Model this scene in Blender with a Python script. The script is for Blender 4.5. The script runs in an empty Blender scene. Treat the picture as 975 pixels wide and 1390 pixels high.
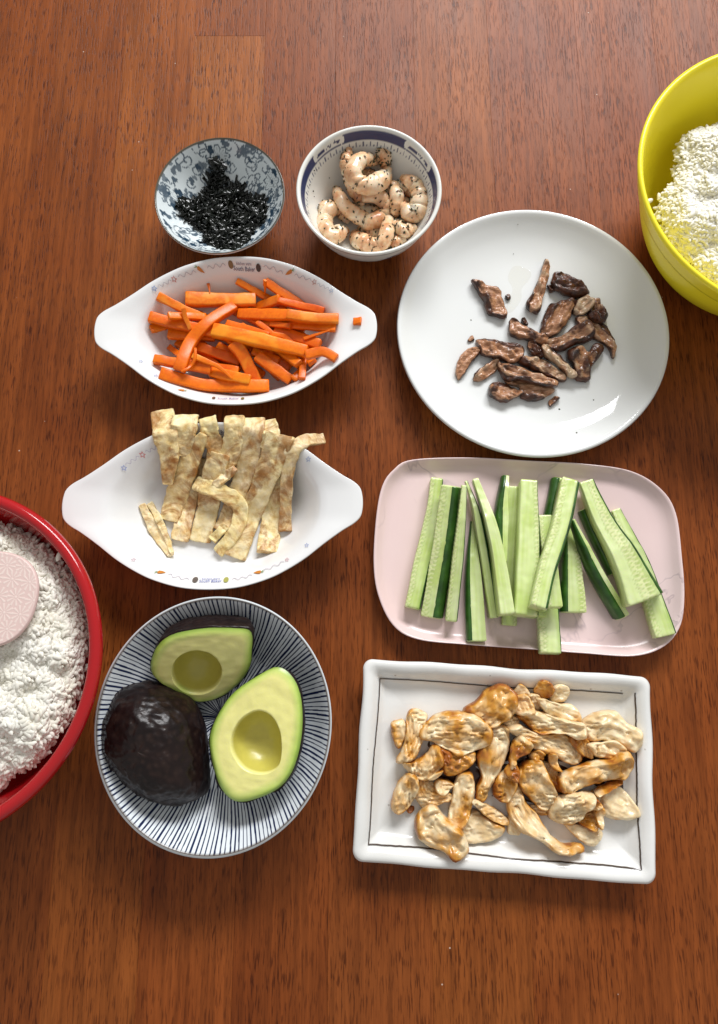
import bpy, math, random
import numpy as np
from mathutils import noise, Vector

random.seed(7)
rng = np.random.default_rng(7)
scene = bpy.context.scene
COL = scene.collection

# ------------------------------------------------------------------ camera
FPX, TILT, DIST = 976.0, math.radians(13.0), 0.586      # focal length in photo pixels, tilt from straight down, metres
CAM = np.array([0.0, -math.sin(TILT) * DIST, math.cos(TILT) * DIST])
cam_data = bpy.data.cameras.new("camera")
cam = bpy.data.objects.new("camera", cam_data)
COL.objects.link(cam)
cam.location = CAM
cam.rotation_euler = (TILT, 0, 0)
cam_data.sensor_fit = 'VERTICAL'
cam_data.sensor_height = 36.0
cam_data.sensor_width = 36.0
cam_data.lens = 36.0 * FPX / 1390.0
cam_data.shift_y = -45.0 / 1390.0
cam_data.clip_start = 0.01
cam_data.clip_end = 50.0
scene.camera = cam

# ------------------------------------------------------------------ light
world = bpy.data.worlds.new("World")
scene.world = world
world.use_nodes = True
bg = world.node_tree.nodes["Background"]
bg.inputs[0].default_value = (1.0, 0.98, 0.955, 1)
bg.inputs[1].default_value = 0.43

def window_lamp(loc, target, sx, sy, power, color):
    d = bpy.data.lights.new("window_lamp", 'AREA')
    d.shape = 'RECTANGLE'
    d.size, d.size_y = sx, sy
    d.energy = power
    d.color = color
    o = bpy.data.objects.new("window_lamp", d)
    COL.objects.link(o)
    o.location = loc
    o.rotation_euler = (Vector(target) - Vector(loc)).to_track_quat('-Z', 'Y').to_euler()
    return o
# a window beyond the far side of the table: two casements of two panes each
for wx in (0.24, 1.20):
    for wz, hh in ((1.62, 0.36), (2.04, 0.36)):
        window_lamp((wx, 2.3, wz), (wx * 0.3, 0.0, 0.0), 0.88, hh, 27.0, (0.985, 0.99, 1.0))

scene.view_settings.view_transform = 'Standard'
scene.view_settings.look = 'None'
scene.view_settings.exposure = 0.08
scene.view_settings.gamma = 1.0
scene.view_settings.use_curve_mapping = False
scene.render.engine = 'CYCLES'
scene.cycles.max_bounces = 8

# ------------------------------------------------------------------ helpers
FW = np.array([0, math.sin(TILT), -math.cos(TILT)])
UP = np.array([0, math.cos(TILT), math.sin(TILT)])

def at(px, py, z=0.0):
    """point of the plane at height z that stands at this place of the photograph"""
    d = np.array([(px - 487.5) / FPX, 0, 0]) + FW + UP * ((650 - py) / FPX)
    s = (z - CAM[2]) / d[2]
    return CAM + d * s

def zoomed(x0, y0, sc):
    return lambda p: (x0 + p[0] / sc, y0 + p[1] / sc)

def catmull(P, n, closed=False):
    P = np.asarray(P, float)
    m = len(P)
    if closed:
        Q = np.vstack([P[-1], P, P[0], P[1]])
        segs = m
    else:
        Q = np.vstack([2 * P[0] - P[1], P, 2 * P[-1] - P[-2]])
        segs = m - 1
    dense = []
    for i in range(segs):
        p0, p1, p2, p3 = Q[i], Q[i + 1], Q[i + 2], Q[i + 3]
        t = np.linspace(0, 1, 24, endpoint=False)[:, None]
        dense.append(0.5 * (2 * p1 + (p2 - p0) * t + (2 * p0 - 5 * p1 + 4 * p2 - p3) * t ** 2 + (3 * p1 - p0 - 3 * p2 + p3) * t ** 3))
    D = np.vstack(dense)
    D = np.vstack([D, D[0] if closed else Q[-2]])
    s = np.r_[0, np.cumsum(np.linalg.norm(np.diff(D, axis=0), axis=1))]
    q = np.linspace(0, s[-1], n + 1)[:-1] if closed else np.linspace(0, s[-1], n)
    return np.stack([np.interp(q, s, D[:, k]) for k in range(P.shape[1])], -1)

def grid_faces(nu, nv, wrap_u=True, off=0):
    """rings of nu points, nv rings"""
    i = np.arange(nu if wrap_u else nu - 1)
    j = np.arange(nv - 1)
    I, J = np.meshgrid(i, j)
    I2 = (I + 1) % nu
    return np.stack([J * nu + I, J * nu + I2, (J + 1) * nu + I2, (J + 1) * nu + I], -1).reshape(-1, 4) + off

def np_mesh(name, V, F, mat, col=None, smooth=True, tri=None):
    me = bpy.data.meshes.new(name)
    V = np.asarray(V, np.float32)
    F = np.asarray(F, np.int32).reshape(-1, 4) if F is not None and len(F) else np.zeros((0, 4), np.int32)
    T = np.asarray(tri, np.int32).reshape(-1, 3) if tri is not None and len(tri) else np.zeros((0, 3), np.int32)
    # faces look outward: flip them when the enclosed volume (or, for flat pieces, the mean normal) says otherwise
    tr = np.vstack([F[:, [0, 1, 2]], F[:, [0, 2, 3]], T]).astype(int)
    Vd = V.astype(float) - V.mean(0)
    cr = np.cross(Vd[tr[:, 1]] - Vd[tr[:, 0]], Vd[tr[:, 2]] - Vd[tr[:, 0]])
    vol = np.einsum('ij,ij->', Vd[tr[:, 0]], cr) / 6
    thick = abs(vol) / max(1e-12, np.linalg.norm(cr, axis=1).sum() / 2)
    if (vol < 0 if thick > 5e-5 and not name.startswith(('printed', 'painted')) else cr[:, 2].sum() < 0):
        F, T = F[:, ::-1].copy(), T[:, ::-1].copy()
    me.vertices.add(len(V))
    me.vertices.foreach_set('co', V.ravel())
    nl = F.size + T.size
    me.loops.add(nl)
    me.loops.foreach_set('vertex_index', np.concatenate([F.ravel(), T.ravel()]))
    me.polygons.add(len(F) + len(T))
    st = np.concatenate([np.arange(len(F)) * 4, F.size + np.arange(len(T)) * 3]).astype(np.int32)
    me.polygons.foreach_set('loop_start', st)
    me.update(calc_edges=True)
    me.validate()
    me.polygons.foreach_set('use_smooth', np.full(len(me.polygons), bool(smooth)))
    if col is not None:
        a = me.color_attributes.new('print', 'FLOAT_COLOR', 'POINT')
        c = np.ones((len(V), 4), np.float32)
        c[:, :3] = col
        a.data.foreach_set('color', c.ravel())
    if mat is not None:
        me.materials.append(mat)
    return me

def link(name, me, parent=None, loc=(0, 0, 0), **props):
    o = bpy.data.objects.new(name, me)
    COL.objects.link(o)
    o.location = loc
    if parent is not None:
        o.parent = parent
    for k, v in props.items():
        o[k] = v
    return o

def thing(name, loc, label, category, group=None, kind=None):
    o = bpy.data.objects.new(name, None)
    COL.objects.link(o)
    o.location = loc
    o.empty_display_size = 0.02
    tag(o, label, category, group, kind)
    return o

def tag(o, label, category, group=None, kind=None):
    o['label'] = label
    o['category'] = category
    if group: o['group'] = group
    if kind: o['kind'] = kind
    return o

# ---- height field of everything laid down so far (1 mm cells)
HX0, HY0, HNX, HNY, HC = -0.45, -0.45, 900, 1000, 0.001
H = np.zeros((HNY, HNX))

def stamp(V, F):
    V = np.asarray(V)
    Q = V[np.asarray(F).reshape(-1, 4)]
    e = max(np.linalg.norm(Q[:, 0] - Q[:, 1], axis=1).max(), np.linalg.norm(Q[:, 1] - Q[:, 2], axis=1).max())
    n = int(min(14, max(2, math.ceil(e / 0.0008))))
    g = np.linspace(0, 1, n)
    a, b = np.meshgrid(g, g)
    a, b = a.ravel()[None, :, None], b.ravel()[None, :, None]
    P = (Q[:, 0:1] * (1 - a) * (1 - b) + Q[:, 1:2] * a * (1 - b) + Q[:, 2:3] * a * b + Q[:, 3:4] * (1 - a) * b).reshape(-1, 3)
    ix = np.round((P[:, 0] - HX0) / HC).astype(int)
    iy = np.round((P[:, 1] - HY0) / HC).astype(int)
    ok = (ix >= 0) & (ix < HNX) & (iy >= 0) & (iy < HNY)
    np.maximum.at(H, (iy[ok], ix[ok]), P[ok, 2])

def height(x, y):
    fx = np.clip((np.asarray(x) - HX0) / HC, 0, HNX - 2)
    fy = np.clip((np.asarray(y) - HY0) / HC, 0, HNY - 2)
    i, j = fx.astype(int), fy.astype(int)
    u, v = fx - i, fy - j
    return H[j, i] * (1 - u) * (1 - v) + H[j, i + 1] * u * (1 - v) + H[j + 1, i] * (1 - u) * v + H[j + 1, i + 1] * u * v

def snoise(P, sc, seed=0.0):
    return np.array([noise.noise(Vector((p[0] * sc + seed, p[1] * sc - seed * 0.7, p[2] * sc + seed * 1.3))) for p in P])

# ------------------------------------------------------------------ materials
def mat(name, base=(0.8, 0.8, 0.8), rough=0.4, spec=0.5, coat=0.0, coat_rough=0.05, sss=0.0, sss_r=(0.004, 0.003, 0.002), attr=False):
    m = bpy.data.materials.new(name)
    m.use_nodes = True
    nt = m.node_tree
    p = nt.nodes["Principled BSDF"]
    p.inputs["Base Color"].default_value = (*base, 1)
    p.inputs["Roughness"].default_value = rough
    p.inputs["Specular IOR Level"].default_value = spec
    p.inputs["Coat Weight"].default_value = coat
    p.inputs["Coat Roughness"].default_value = coat_rough
    if sss:
        p.inputs["Subsurface Weight"].default_value = sss
        p.inputs["Subsurface Radius"].default_value = sss_r
        p.inputs["Subsurface Scale"].default_value = 1.0
    if attr:
        a = nt.nodes.new("ShaderNodeVertexColor")
        a.layer_name = 'print'
        nt.links.new(a.outputs["Color"], p.inputs["Base Color"])
    return m

class NT:
    """short hand for building node trees"""
    def __init__(s, m):
        s.nt = m.node_tree
        s.p = s.nt.nodes["Principled BSDF"]
    def n(s, t, **kw):
        x = s.nt.nodes.new(t)
        for k, v in kw.items():
            setattr(x, k, v)
        return x
    def l(s, a, b): s.nt.links.new(a, b)
    def coord(s, scale=(1, 1, 1), rnd=True):
        tc = s.n("ShaderNodeTexCoord")
        mp = s.n("ShaderNodeMapping")
        mp.inputs["Scale"].default_value = scale
        s.l(tc.outputs["Object"], mp.inputs["Vector"])
        if rnd:
            oi = s.n("ShaderNodeObjectInfo")
            ml = s.n("ShaderNodeVectorMath", operation='SCALE')
            ml.inputs[0].default_value = (13.1, 7.7, 5.3)
            s.l(oi.outputs["Random"], ml.inputs["Scale"])
            s.l(ml.outputs[0], mp.inputs["Location"])
        return mp.outputs[0]
    def noise(s, vec, scale, detail=4, rough=0.55, dist=0.0):
        x = s.n("ShaderNodeTexNoise")
        x.inputs["Scale"].default_value = scale
        x.inputs["Detail"].default_value = detail
        x.inputs["Roughness"].default_value = rough
        x.inputs["Distortion"].default_value = dist
        s.l(vec, x.inputs["Vector"])
        return x.outputs["Fac"]
    def ramp(s, fac, stops):
        r = s.n("ShaderNodeValToRGB")
        e = r.color_ramp.elements
        while len(e) < len(stops): e.new(0.5)
        for k, (pos, c) in enumerate(stops):
            e[k].position = pos
            e[k].color = (*c, 1) if len(c) == 3 else c
        s.l(fac, r.inputs[0])
        return r.outputs[0]
    def mix(s, fac, a, b, mode='MIX'):
        x = s.n("ShaderNodeMix", data_type='RGBA', blend_type=mode)
        for sock, v in ((x.inputs[0], fac), (x.inputs[6], a), (x.inputs[7], b)):
            if hasattr(v, 'links'): s.l(v, sock)
            elif isinstance(v, (int, float)): sock.default_value = v
            else: sock.default_value = (*v, 1)
        return x.outputs[2]
    def bump(s, h, strength=0.3, dist=0.001, normal=None, invert=False):
        b = s.n("ShaderNodeBump", invert=invert)
        b.inputs["Strength"].default_value = strength
        b.inputs["Distance"].default_value = dist
        s.l(h, b.inputs["Height"])
        if normal is not None: s.l(normal, b.inputs["Normal"])
        return b.outputs[0]
    def attr(s, name='print'):
        a = s.n("ShaderNodeVertexColor")
        a.layer_name = name
        return a.outputs["Color"]
    def base(s, c): s.l(c, s.p.inputs["Base Color"])
    def normal(s, c): s.l(c, s.p.inputs["Normal"])
    def rough(s, c): s.l(c, s.p.inputs["Roughness"])

def wood_material():
    m = mat("varnished_red_brown_wood", rough=0.38, spec=0.17)
    t = NT(m)
    oi = t.n("ShaderNodeObjectInfo")
    tc = t.n("ShaderNodeTexCoord")
    off = t.n("ShaderNodeVectorMath", operation='SCALE')
    off.inputs[0].default_value = (3.1, 9.7, 0)
    t.l(oi.outputs["Random"], off.inputs["Scale"])
    add = t.n("ShaderNodeVectorMath", operation='ADD')
    t.l(tc.outputs["Object"], add.inputs[0]); t.l(off.outputs[0], add.inputs[1])
    def mapped(sc):
        mp = t.n("ShaderNodeMapping")
        mp.inputs["Scale"].default_value = sc
        t.l(add.outputs[0], mp.inputs["Vector"])
        return mp.outputs[0]
    # slow figure of the grain: stretched, wavering along the stave
    fig = t.noise(mapped((24, 5.0, 1)), 1.0, 5, 0.65, 0.8)
    streak = t.noise(mapped((240, 9, 1)), 1.0, 4, 0.6, 0.3)
    base = t.ramp(fig, [(0.25, (0.180, 0.0415, 0.0075)), (0.55, (0.230, 0.0555, 0.0095)), (0.82, (0.280, 0.074, 0.0140))])
    cloud = t.noise(mapped((13, 7, 1)), 1.0, 3, 0.5, 0.5)
    base = t.mix(0.42, base, t.ramp(cloud, [(0.28, (0.150, 0.038, 0.007)), (0.72, (0.315, 0.105, 0.024))]))
    base = t.mix(0.7, base, t.ramp(streak, [(0.35, (0.58, 0.55, 0.52)), (0.62, (1.14, 1.14, 1.14))]), 'MULTIPLY')
    base = t.mix(1.0, base, oi.outputs["Color"], 'MULTIPLY')
    # open pores: short dark dashes along the grain
    pore = t.noise(mapped((820, 75, 1)), 1.0, 2, 0.5, 0.2)
    dens = t.noise(mapped((40, 14, 1)), 1.0, 2)
    pf = t.ramp(pore, [(0.52, (0, 0, 0)), (0.64, (1, 1, 1))])
    df = t.ramp(dens, [(0.30, (0.25, 0.25, 0.25)), (0.62, (1, 1, 1))])
    pm = t.mix(1.0, pf, df, 'MULTIPLY')
    base = t.mix(pm, base, t.mix(1.0, base, (0.42, 0.36, 0.33), 'MULTIPLY'))
    # fine scratches and dust in the varnish
    sc = t.n("ShaderNodeTexVoronoi", feature='F1')
    sc.inputs["Scale"].default_value = 42
    t.l(mapped((1, 1, 1)), sc.inputs["Vector"])
    dust = t.ramp(sc.outputs["Distance"], [(0.018, (1, 1, 1)), (0.03, (0, 0, 0))])
    thin = t.ramp(t.noise(mapped((9, 9, 1)), 1.0, 1), [(0.50, (0, 0, 0)), (0.54, (1, 1, 1))])
    base = t.mix(t.mix(1.0, dust, thin, 'MULTIPLY'), base, (0.55, 0.42, 0.34))
    t.base(base)
    t.rough(t.ramp(fig, [(0.3, (0.40, 0.40, 0.40)), (0.7, (0.46, 0.46, 0.46))]))
    t.normal(t.bump(pm, 0.35, 0.0004, t.bump(streak, 0.10, 0.0003), True))
    return m
M = {}
M['wood'] = wood_material()
M['white_china'] = mat("white_glazed_china", (0.76, 0.775, 0.765), 0.06, 0.40)
M['oven_china'] = mat("white_oven_china", (0.79, 0.795, 0.79), 0.07, 0.40)
M['print_china'] = mat("glazed_china_with_print", rough=0.10, attr=True)
M['stripe_china'] = mat("glazed_china_with_stripes", rough=0.26, spec=0.4, attr=True)
M['band_china'] = mat("glazed_china_with_band", rough=0.16, spec=0.3, attr=True)
M['print_flat'] = mat("flat_print", rough=0.25, attr=True)

def speckled_glaze():
    m = mat("speckled_white_glaze", (0.78, 0.78, 0.75), 0.16)
    t = NT(m)
    v = t.n("ShaderNodeTexVoronoi", feature='F1')
    v.inputs["Scale"].default_value = 95
    c = t.coord((1, 1, 1), False)
    t.l(c, v.inputs["Vector"])
    dot = t.ramp(v.outputs["Distance"], [(0.05, (1, 1, 1)), (0.10, (0, 0, 0))])
    sel = t.ramp(v.outputs["Color"], [(0.30, (0.55, 0.55, 0.55)), (0.38, (0, 0, 0))])
    cl = t.noise(c, 16, 3)
    b = t.ramp(cl, [(0.3, (0.72, 0.72, 0.69)), (0.7, (0.81, 0.81, 0.79))])
    t.base(t.mix(t.mix(1.0, dot, sel, 'MULTIPLY'), b, (0.16, 0.11, 0.07)))
    t.normal(t.bump(t.noise(c, 55, 3), 0.25, 0.0012))
    return m
M['speckled'] = speckled_glaze()

def pink_marble():
    m = mat("pale_pink_marbled_melamine", (0.70, 0.55, 0.54), 0.22)
    t = NT(m)
    c = t.coord((1, 1, 1), False)
    n1 = t.noise(c, 9.0, 4, 0.55, 1.3)
    vein = t.ramp(n1, [(0.478, (0, 0, 0)), (0.492, (0.65, 0.65, 0.65)), (0.5, (0, 0, 0))])
    thin = t.ramp(t.noise(c, 11, 2), [(0.5, (0, 0, 0)), (0.62, (1, 1, 1))])
    cloud = t.ramp(t.noise(c, 12, 3), [(0.3, (0.76, 0.575, 0.56)), (0.7, (0.80, 0.63, 0.615))])
    t.base(t.mix(t.mix(1.0, vein, thin, 'MULTIPLY'), cloud, (0.46, 0.36, 0.38)))
    return m
M['pink'] = pink_marble()
M['red'] = mat("red_melamine", (0.40, 0.008, 0.011), 0.14, 0.45)
M['yellow'] = mat("yellow_melamine", (0.94, 0.80, 0.03), 0.26, 0.4)
M['brown_line'] = mat("brown_underglaze_line", (0.06, 0.045, 0.035), 0.2)

def carrot_mat():
    m = mat("cooked_carrot", rough=0.36, spec=0.28, coat=0.10, coat_rough=0.2, sss=0.15, sss_r=(0.004, 0.0015, 0.0005))
    t = NT(m)
    c = t.coord((1, 1, 1))
    big = t.noise(c, 45, 3)
    fine = t.noise(c, 420, 3)
    oi = t.n("ShaderNodeObjectInfo")
    b = t.ramp(big, [(0.3, (0.70, 0.098, 0.001)), (0.7, (0.88, 0.175, 0.002))])
    b = t.mix(0.35, b, t.ramp(fine, [(0.3, (0.62, 0.10, 0.001)), (0.7, (0.88, 0.24, 0.006))]))
    st = t.noise(t.coord((1, 1, 1)), 24, 2, 0.5, 1.5)
    b = t.mix(t.ramp(st, [(0.56, (0, 0, 0)), (0.66, (0.55, 0.55, 0.55))]), b, (0.90, 0.32, 0.02))
    t.base(t.mix(1.0, b, oi.outputs["Color"], 'MULTIPLY'))
    t.normal(t.bump(t.noise(c, 260, 3), 0.22, 0.0008))
    return m
M['carrot'] = carrot_mat()

def egg_mat():
    m = mat("browned_omelette", rough=0.5, spec=0.4, coat=0.12, coat_rough=0.3, sss=0.15)
    t = NT(m)
    c = t.coord((1, 1, 1))
    big = t.noise(c, 38, 5, 0.66, 0.9)
    mid = t.noise(c, 150, 4, 0.6, 0.3)
    oi = t.n("ShaderNodeObjectInfo")
    b = t.ramp(mid, [(0.28, (0.70, 0.48, 0.18)), (0.46, (0.87, 0.71, 0.37)), (0.70, (0.93, 0.82, 0.54))])
    br = t.ramp(big, [(0.47, (0, 0, 0)), (0.59, (1, 1, 1))])
    b = t.mix(t.mix(1.0, br, t.ramp(mid, [(0.25, (1, 1, 1)), (0.7, (0.62, 0.62, 0.62))]), 'MULTIPLY'), b, (0.36, 0.135, 0.016))
    t.base(t.mix(1.0, b, oi.outputs["Color"], 'MULTIPLY'))
    t.normal(t.bump(mid, 0.55, 0.0014, t.bump(t.noise(c, 520, 3), 0.35, 0.0006)))
    return m
M['egg'] = egg_mat()

def pork_mat():
    m = mat("grilled_pork", rough=0.42, spec=0.35, coat=0.4, coat_rough=0.12)
    t = NT(m)
    a = t.attr()
    c = t.coord((1, 1, 1))
    n = t.noise(c, 130, 4, 0.6, 0.6)
    fib = t.noise(t.coord((1, 4, 1)), 170, 3, 0.6, 0.8)
    sep = t.n("ShaderNodeSeparateColor")
    t.l(a, sep.inputs[0])
    f = t.n("ShaderNodeMath", operation='MULTIPLY_ADD')
    t.l(n, f.inputs[0]); f.inputs[1].default_value = 0.75
    t.l(sep.outputs[0], f.inputs[2])
    meat = t.ramp(fib, [(0.3, (0.26, 0.098, 0.040)), (0.7, (0.55, 0.29, 0.155))])
    fat = t.mix(sep.outputs[1], meat, t.ramp(n, [(0.3, (0.42, 0.29, 0.17)), (0.7, (0.62, 0.48, 0.33))]))
    char = t.ramp(n, [(0.35, (0.014, 0.005, 0.003)), (0.65, (0.105, 0.030, 0.010))])
    cf = t.ramp(f.outputs[0], [(0.68, (0, 0, 0)), (0.84, (1, 1, 1))])
    t.base(t.mix(cf, fat, char))
    t.normal(t.bump(n, 0.5, 0.0015, t.bump(fib, 0.5, 0.001, t.bump(t.noise(t.coord((1, 3, 1)), 600, 3), 0.5, 0.0006))))
    return m
M['pork'] = pork_mat()

def chicken_mat():
    m = mat("glazed_chicken", rough=0.42, spec=0.35, coat=0.40, coat_rough=0.12, sss=0.2)
    t = NT(m)
    a = t.attr()                                   # red: how much glaze this place took
    sep = t.n("ShaderNodeSeparateColor")
    t.l(a, sep.inputs[0])
    c = t.coord((1, 1, 1))
    big = t.noise(c, 58, 3, 0.55, 0.4)
    fib = t.noise(t.coord((1, 3, 1)), 210, 3, 0.6, 0.7)
    meat = t.mix(t.ramp(t.noise(c, 150, 3), [(0.35, (0, 0, 0)), (0.65, (1, 1, 1))]), (0.78, 0.57, 0.30), (0.89, 0.75, 0.50))
    f = t.n("ShaderNodeMath", operation='MULTIPLY_ADD')
    t.l(big, f.inputs[0]); f.inputs[1].default_value = 0.9
    t.l(sep.outputs[0], f.inputs[2])
    g1 = t.mix(t.ramp(f.outputs[0], [(0.56, (0, 0, 0)), (0.84, (1, 1, 1))]), meat, (0.66, 0.31, 0.040))
    g2 = t.mix(t.ramp(f.outputs[0], [(0.82, (0, 0, 0)), (1.0, (1, 1, 1))]), g1, (0.33, 0.095, 0.010))
    t.base(g2)
    t.normal(t.bump(big, 0.15, 0.0012, t.bump(t.noise(c, 190, 4, 0.6, 0.3), 0.30, 0.0007)))
    return m
M['chicken'] = chicken_mat()

def shrimp_mat():
    m = mat("cooked_shrimp", rough=0.34, spec=0.4, coat=0.35, coat_rough=0.12, sss=0.4, sss_r=(0.004, 0.002, 0.0012))
    t = NT(m)
    c = t.coord((1, 1, 1))
    n = t.noise(c, 70, 3, 0.6)
    b = t.ramp(n, [(0.34, (0.56, 0.25, 0.11)), (0.48, (0.78, 0.50, 0.28)), (0.66, (0.87, 0.71, 0.51))])
    fl = t.n("ShaderNodeTexVoronoi", feature='F1')
    fl.inputs["Scale"].default_value = 340
    t.l(c, fl.inputs["Vector"])
    d = t.ramp(fl.outputs["Distance"], [(0.12, (1, 1, 1)), (0.2, (0, 0, 0))])
    s = t.ramp(fl.outputs["Color"], [(0.28, (1, 1, 1)), (0.34, (0, 0, 0))])
    t.base(t.mix(t.mix(1.0, d, s, 'MULTIPLY'), b, (0.13, 0.09, 0.03)))
    t.normal(t.bump(t.noise(c, 240, 3), 0.25, 0.0008))
    return m
M['shrimp'] = shrimp_mat()
M['herb'] = mat("dried_herb", (0.045, 0.042, 0.014), 0.6)
M['nori'] = mat("shredded_nori", (0.006, 0.0075, 0.005), 0.20, 0.42)

def rice_mat():
    m = mat("cooked_white_rice", (0.82, 0.80, 0.72), 0.40, 0.3)
    t = NT(m)
    n = t.noise(t.coord((1, 1, 1), False), 60, 3)
    t.base(t.ramp(n, [(0.3, (0.76, 0.73, 0.62)), (0.6, (0.83, 0.81, 0.735))]))
    return m
M['rice'] = rice_mat()
M['flesh'] = mat("cucumber_flesh", rough=0.28, spec=0.4, coat=0.3, coat_rough=0.08, sss=0.3, sss_r=(0.003, 0.004, 0.0015), attr=True)
def cucumber_skin():
    m = mat("cucumber_skin", rough=0.28, spec=0.5)
    t = NT(m)
    n = t.noise(t.coord((1, 1, 1)), 80, 4, 0.6)
    t.base(t.ramp(n, [(0.3, (0.014, 0.050, 0.008)), (0.6, (0.036, 0.118, 0.014)), (0.8, (0.085, 0.21, 0.028))]))
    t.normal(t.bump(n, 0.25, 0.0008))
    return m
M['cuke_skin'] = cucumber_skin()
def avo_skin():
    m = mat("avocado_skin", rough=0.30, spec=0.28)
    t = NT(m)
    c = t.coord((1, 1, 1))
    v = t.n("ShaderNodeTexVoronoi", feature='SMOOTH_F1')
    v.inputs["Scale"].default_value = 230
    t.l(c, v.inputs["Vector"])
    n = t.noise(c, 60, 4)
    t.base(t.mix(t.ramp(v.outputs["Distance"], [(0.1, (0.6, 0.6, 0.6)), (0.5, (0, 0, 0))]), t.ramp(n, [(0.3, (0.007, 0.004, 0.004)), (0.75, (0.017, 0.008, 0.007))]), (0.030, 0.016, 0.012)))
    t.normal(t.bump(v.outputs["Distance"], 0.55, 0.0012, t.bump(n, 0.3, 0.002)))
    return m
M['avo_skin'] = avo_skin()
def avo_flesh():
    m = mat("avocado_flesh", rough=0.36, spec=0.45, coat=0.25, coat_rough=0.2, sss=0.2, sss_r=(0.003, 0.003, 0.001))
    t = NT(m)
    n = t.noise(t.coord((1, 1, 1)), 110, 4)
    t.base(t.mix(0.35, t.attr(), t.mix(1.0, t.attr(), t.ramp(n, [(0.3, (0.85, 0.86, 0.75)), (0.7, (1.08, 1.07, 1.05))]), 'MULTIPLY')))
    t.normal(t.bump(n, 0.25, 0.0012))
    return m
M['avo_flesh'] = avo_flesh()
def sauce_mat(name, c, a, rough=0.06):
    m = mat(name, c, rough)
    m.node_tree.nodes["Principled BSDF"].inputs["Alpha"].default_value = a
    return m
M['sauce'] = sauce_mat("soy_sauce", (0.055, 0.016, 0.006), 0.90)
M['oil'] = sauce_mat("pale_oil_film", (0.62, 0.56, 0.30), 0.07, 0.04)
M['paddle'] = mat("pale_pink_plastic", rough=0.4, attr=True)
M['wood_edge'] = mat("dark_table_apron", (0.08, 0.028, 0.012), 0.4)

# ------------------------------------------------------------------ table of glued staves
table = thing("dining_table", (0, 0, 0), "red brown varnished wooden table top of glued staves under all the dishes", "table")
edges = [-0.62, -0.52, -0.425, -0.348, -0.285, -0.222, -0.156, -0.089, -0.022, 0.052, 0.122, 0.206, 0.280, 0.352, 0.44, 0.53, 0.62]
tones = [(1.0, 0.95, 0.93), (1.10, 1.10, 1.04), (0.93, 0.86, 0.84), (1.12, 1.14, 1.10), (1.02, 0.95, 0.92), (0.92, 0.87, 0.86), (1.07, 1.02, 1.0), (0.97, 0.92, 0.92), (1.04, 0.98, 0.94)]
cutsets = [(-0.75, 1.0)]
GAP = 0.00003
def stave(x0, x1, y0, y1, tone):
    """board with a tiny eased edge, its top at z = 0"""
    e = 0.00012
    x0, x1, y0, y1 = x0 + GAP, x1 - GAP, y0 + GAP, y1 - GAP
    cx, cy = (x0 + x1) / 2, (y0 + y1) / 2
    hx, hy = (x1 - x0) / 2, (y1 - y0) / 2
    V = []
    for (dx, dy, z) in ((0, 0, -0.03), (0, 0, -e), (e, e, 0.0)):
        for sx, sy in ((-1, -1), (1, -1), (1, 1), (-1, 1)):
            V.append((sx * (hx - dx), sy * (hy - dy), z))
    F = [(0, 1, 5, 4), (1, 2, 6, 5), (2, 3, 7, 6), (3, 0, 4, 7), (4, 5, 9, 8), (5, 6, 10, 9), (6, 7, 11, 10), (7, 4, 8, 11), (8, 9, 10, 11), (3, 2, 1, 0)]
    o = link("board", np_mesh("board", V, F, M['wood'], smooth=False), table, (cx, cy, 0))
    o.color = (*tone, 1)
for i in range(len(edges) - 1):
    cuts = (-0.75, 0.13, 0.432, 1.0) if i == 6 else cutsets[i % len(cutsets)]       # one paler orange stave behind the small bowls
    for j in range(len(cuts) - 1):
        tn = tones[(i * 5 + j * 4 + 3) % len(tones)]
        if i == 6: tn = ((1.06, 0.98, 0.95), (1.30, 1.40, 1.30), (1.0, 0.95, 0.95))[j]
        stave(edges[i], edges[i + 1], cuts[j], cuts[j + 1], tn)

# ------------------------------------------------------------------ crockery
def lathe(profile, n_prof, n_ang, rx=1.0, ry=1.0, sharp=False):
    """closed turned vessel: profile (r, z) from the outer foot over the rim to the inner centre"""
    P = np.asarray(profile, float) if sharp else catmull(profile, n_prof)
    P[:, 0] = np.maximum(P[:, 0], 0.0002)
    a = np.linspace(0, 2 * np.pi, n_ang, endpoint=False)
    V = np.stack([np.outer(P[:, 0], np.cos(a)) * rx, np.outer(P[:, 0], np.sin(a)) * ry, np.outer(P[:, 1], np.ones(n_ang))], -1).reshape(-1, 3)
    F = grid_faces(n_ang, len(P))[:, ::-1]
    U = np.tile(a, len(P))
    S = np.repeat(np.arange(len(P)), n_ang)
    return V, F[:, ::-1], U, S, P

def lin(c): return np.array(c, float)

# --- white dinner plate
PLATE = at(723, 455, 0.02)
PC = np.array([0.1431, 0.1219, 0.0])
plate_root = thing("dinner_plate", PC, "large round plain white plate with the scattered grilled pork pieces", "plate")
prof = [(0.0005, 0.0025), (0.055, 0.0025), (0.060, 0.0), (0.063, 0.0004), (0.066, 0.004), (0.088, 0.0105), (0.1085, 0.0195), (0.1118, 0.0216), (0.1124, 0.0228), (0.1114, 0.0236), (0.1090, 0.0228), (0.101, 0.0172), (0.090, 0.0116), (0.076, 0.0078), (0.060, 0.0062), (0.035, 0.0058), (0.0005, 0.0058)]
V, F, U, S, P = lathe(prof, 80, 160, 1.0, 0.98)
link("plate_body", np_mesh("plate_body", V, F, M['white_china']), plate_root)
stamp(V + PC, F)

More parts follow.
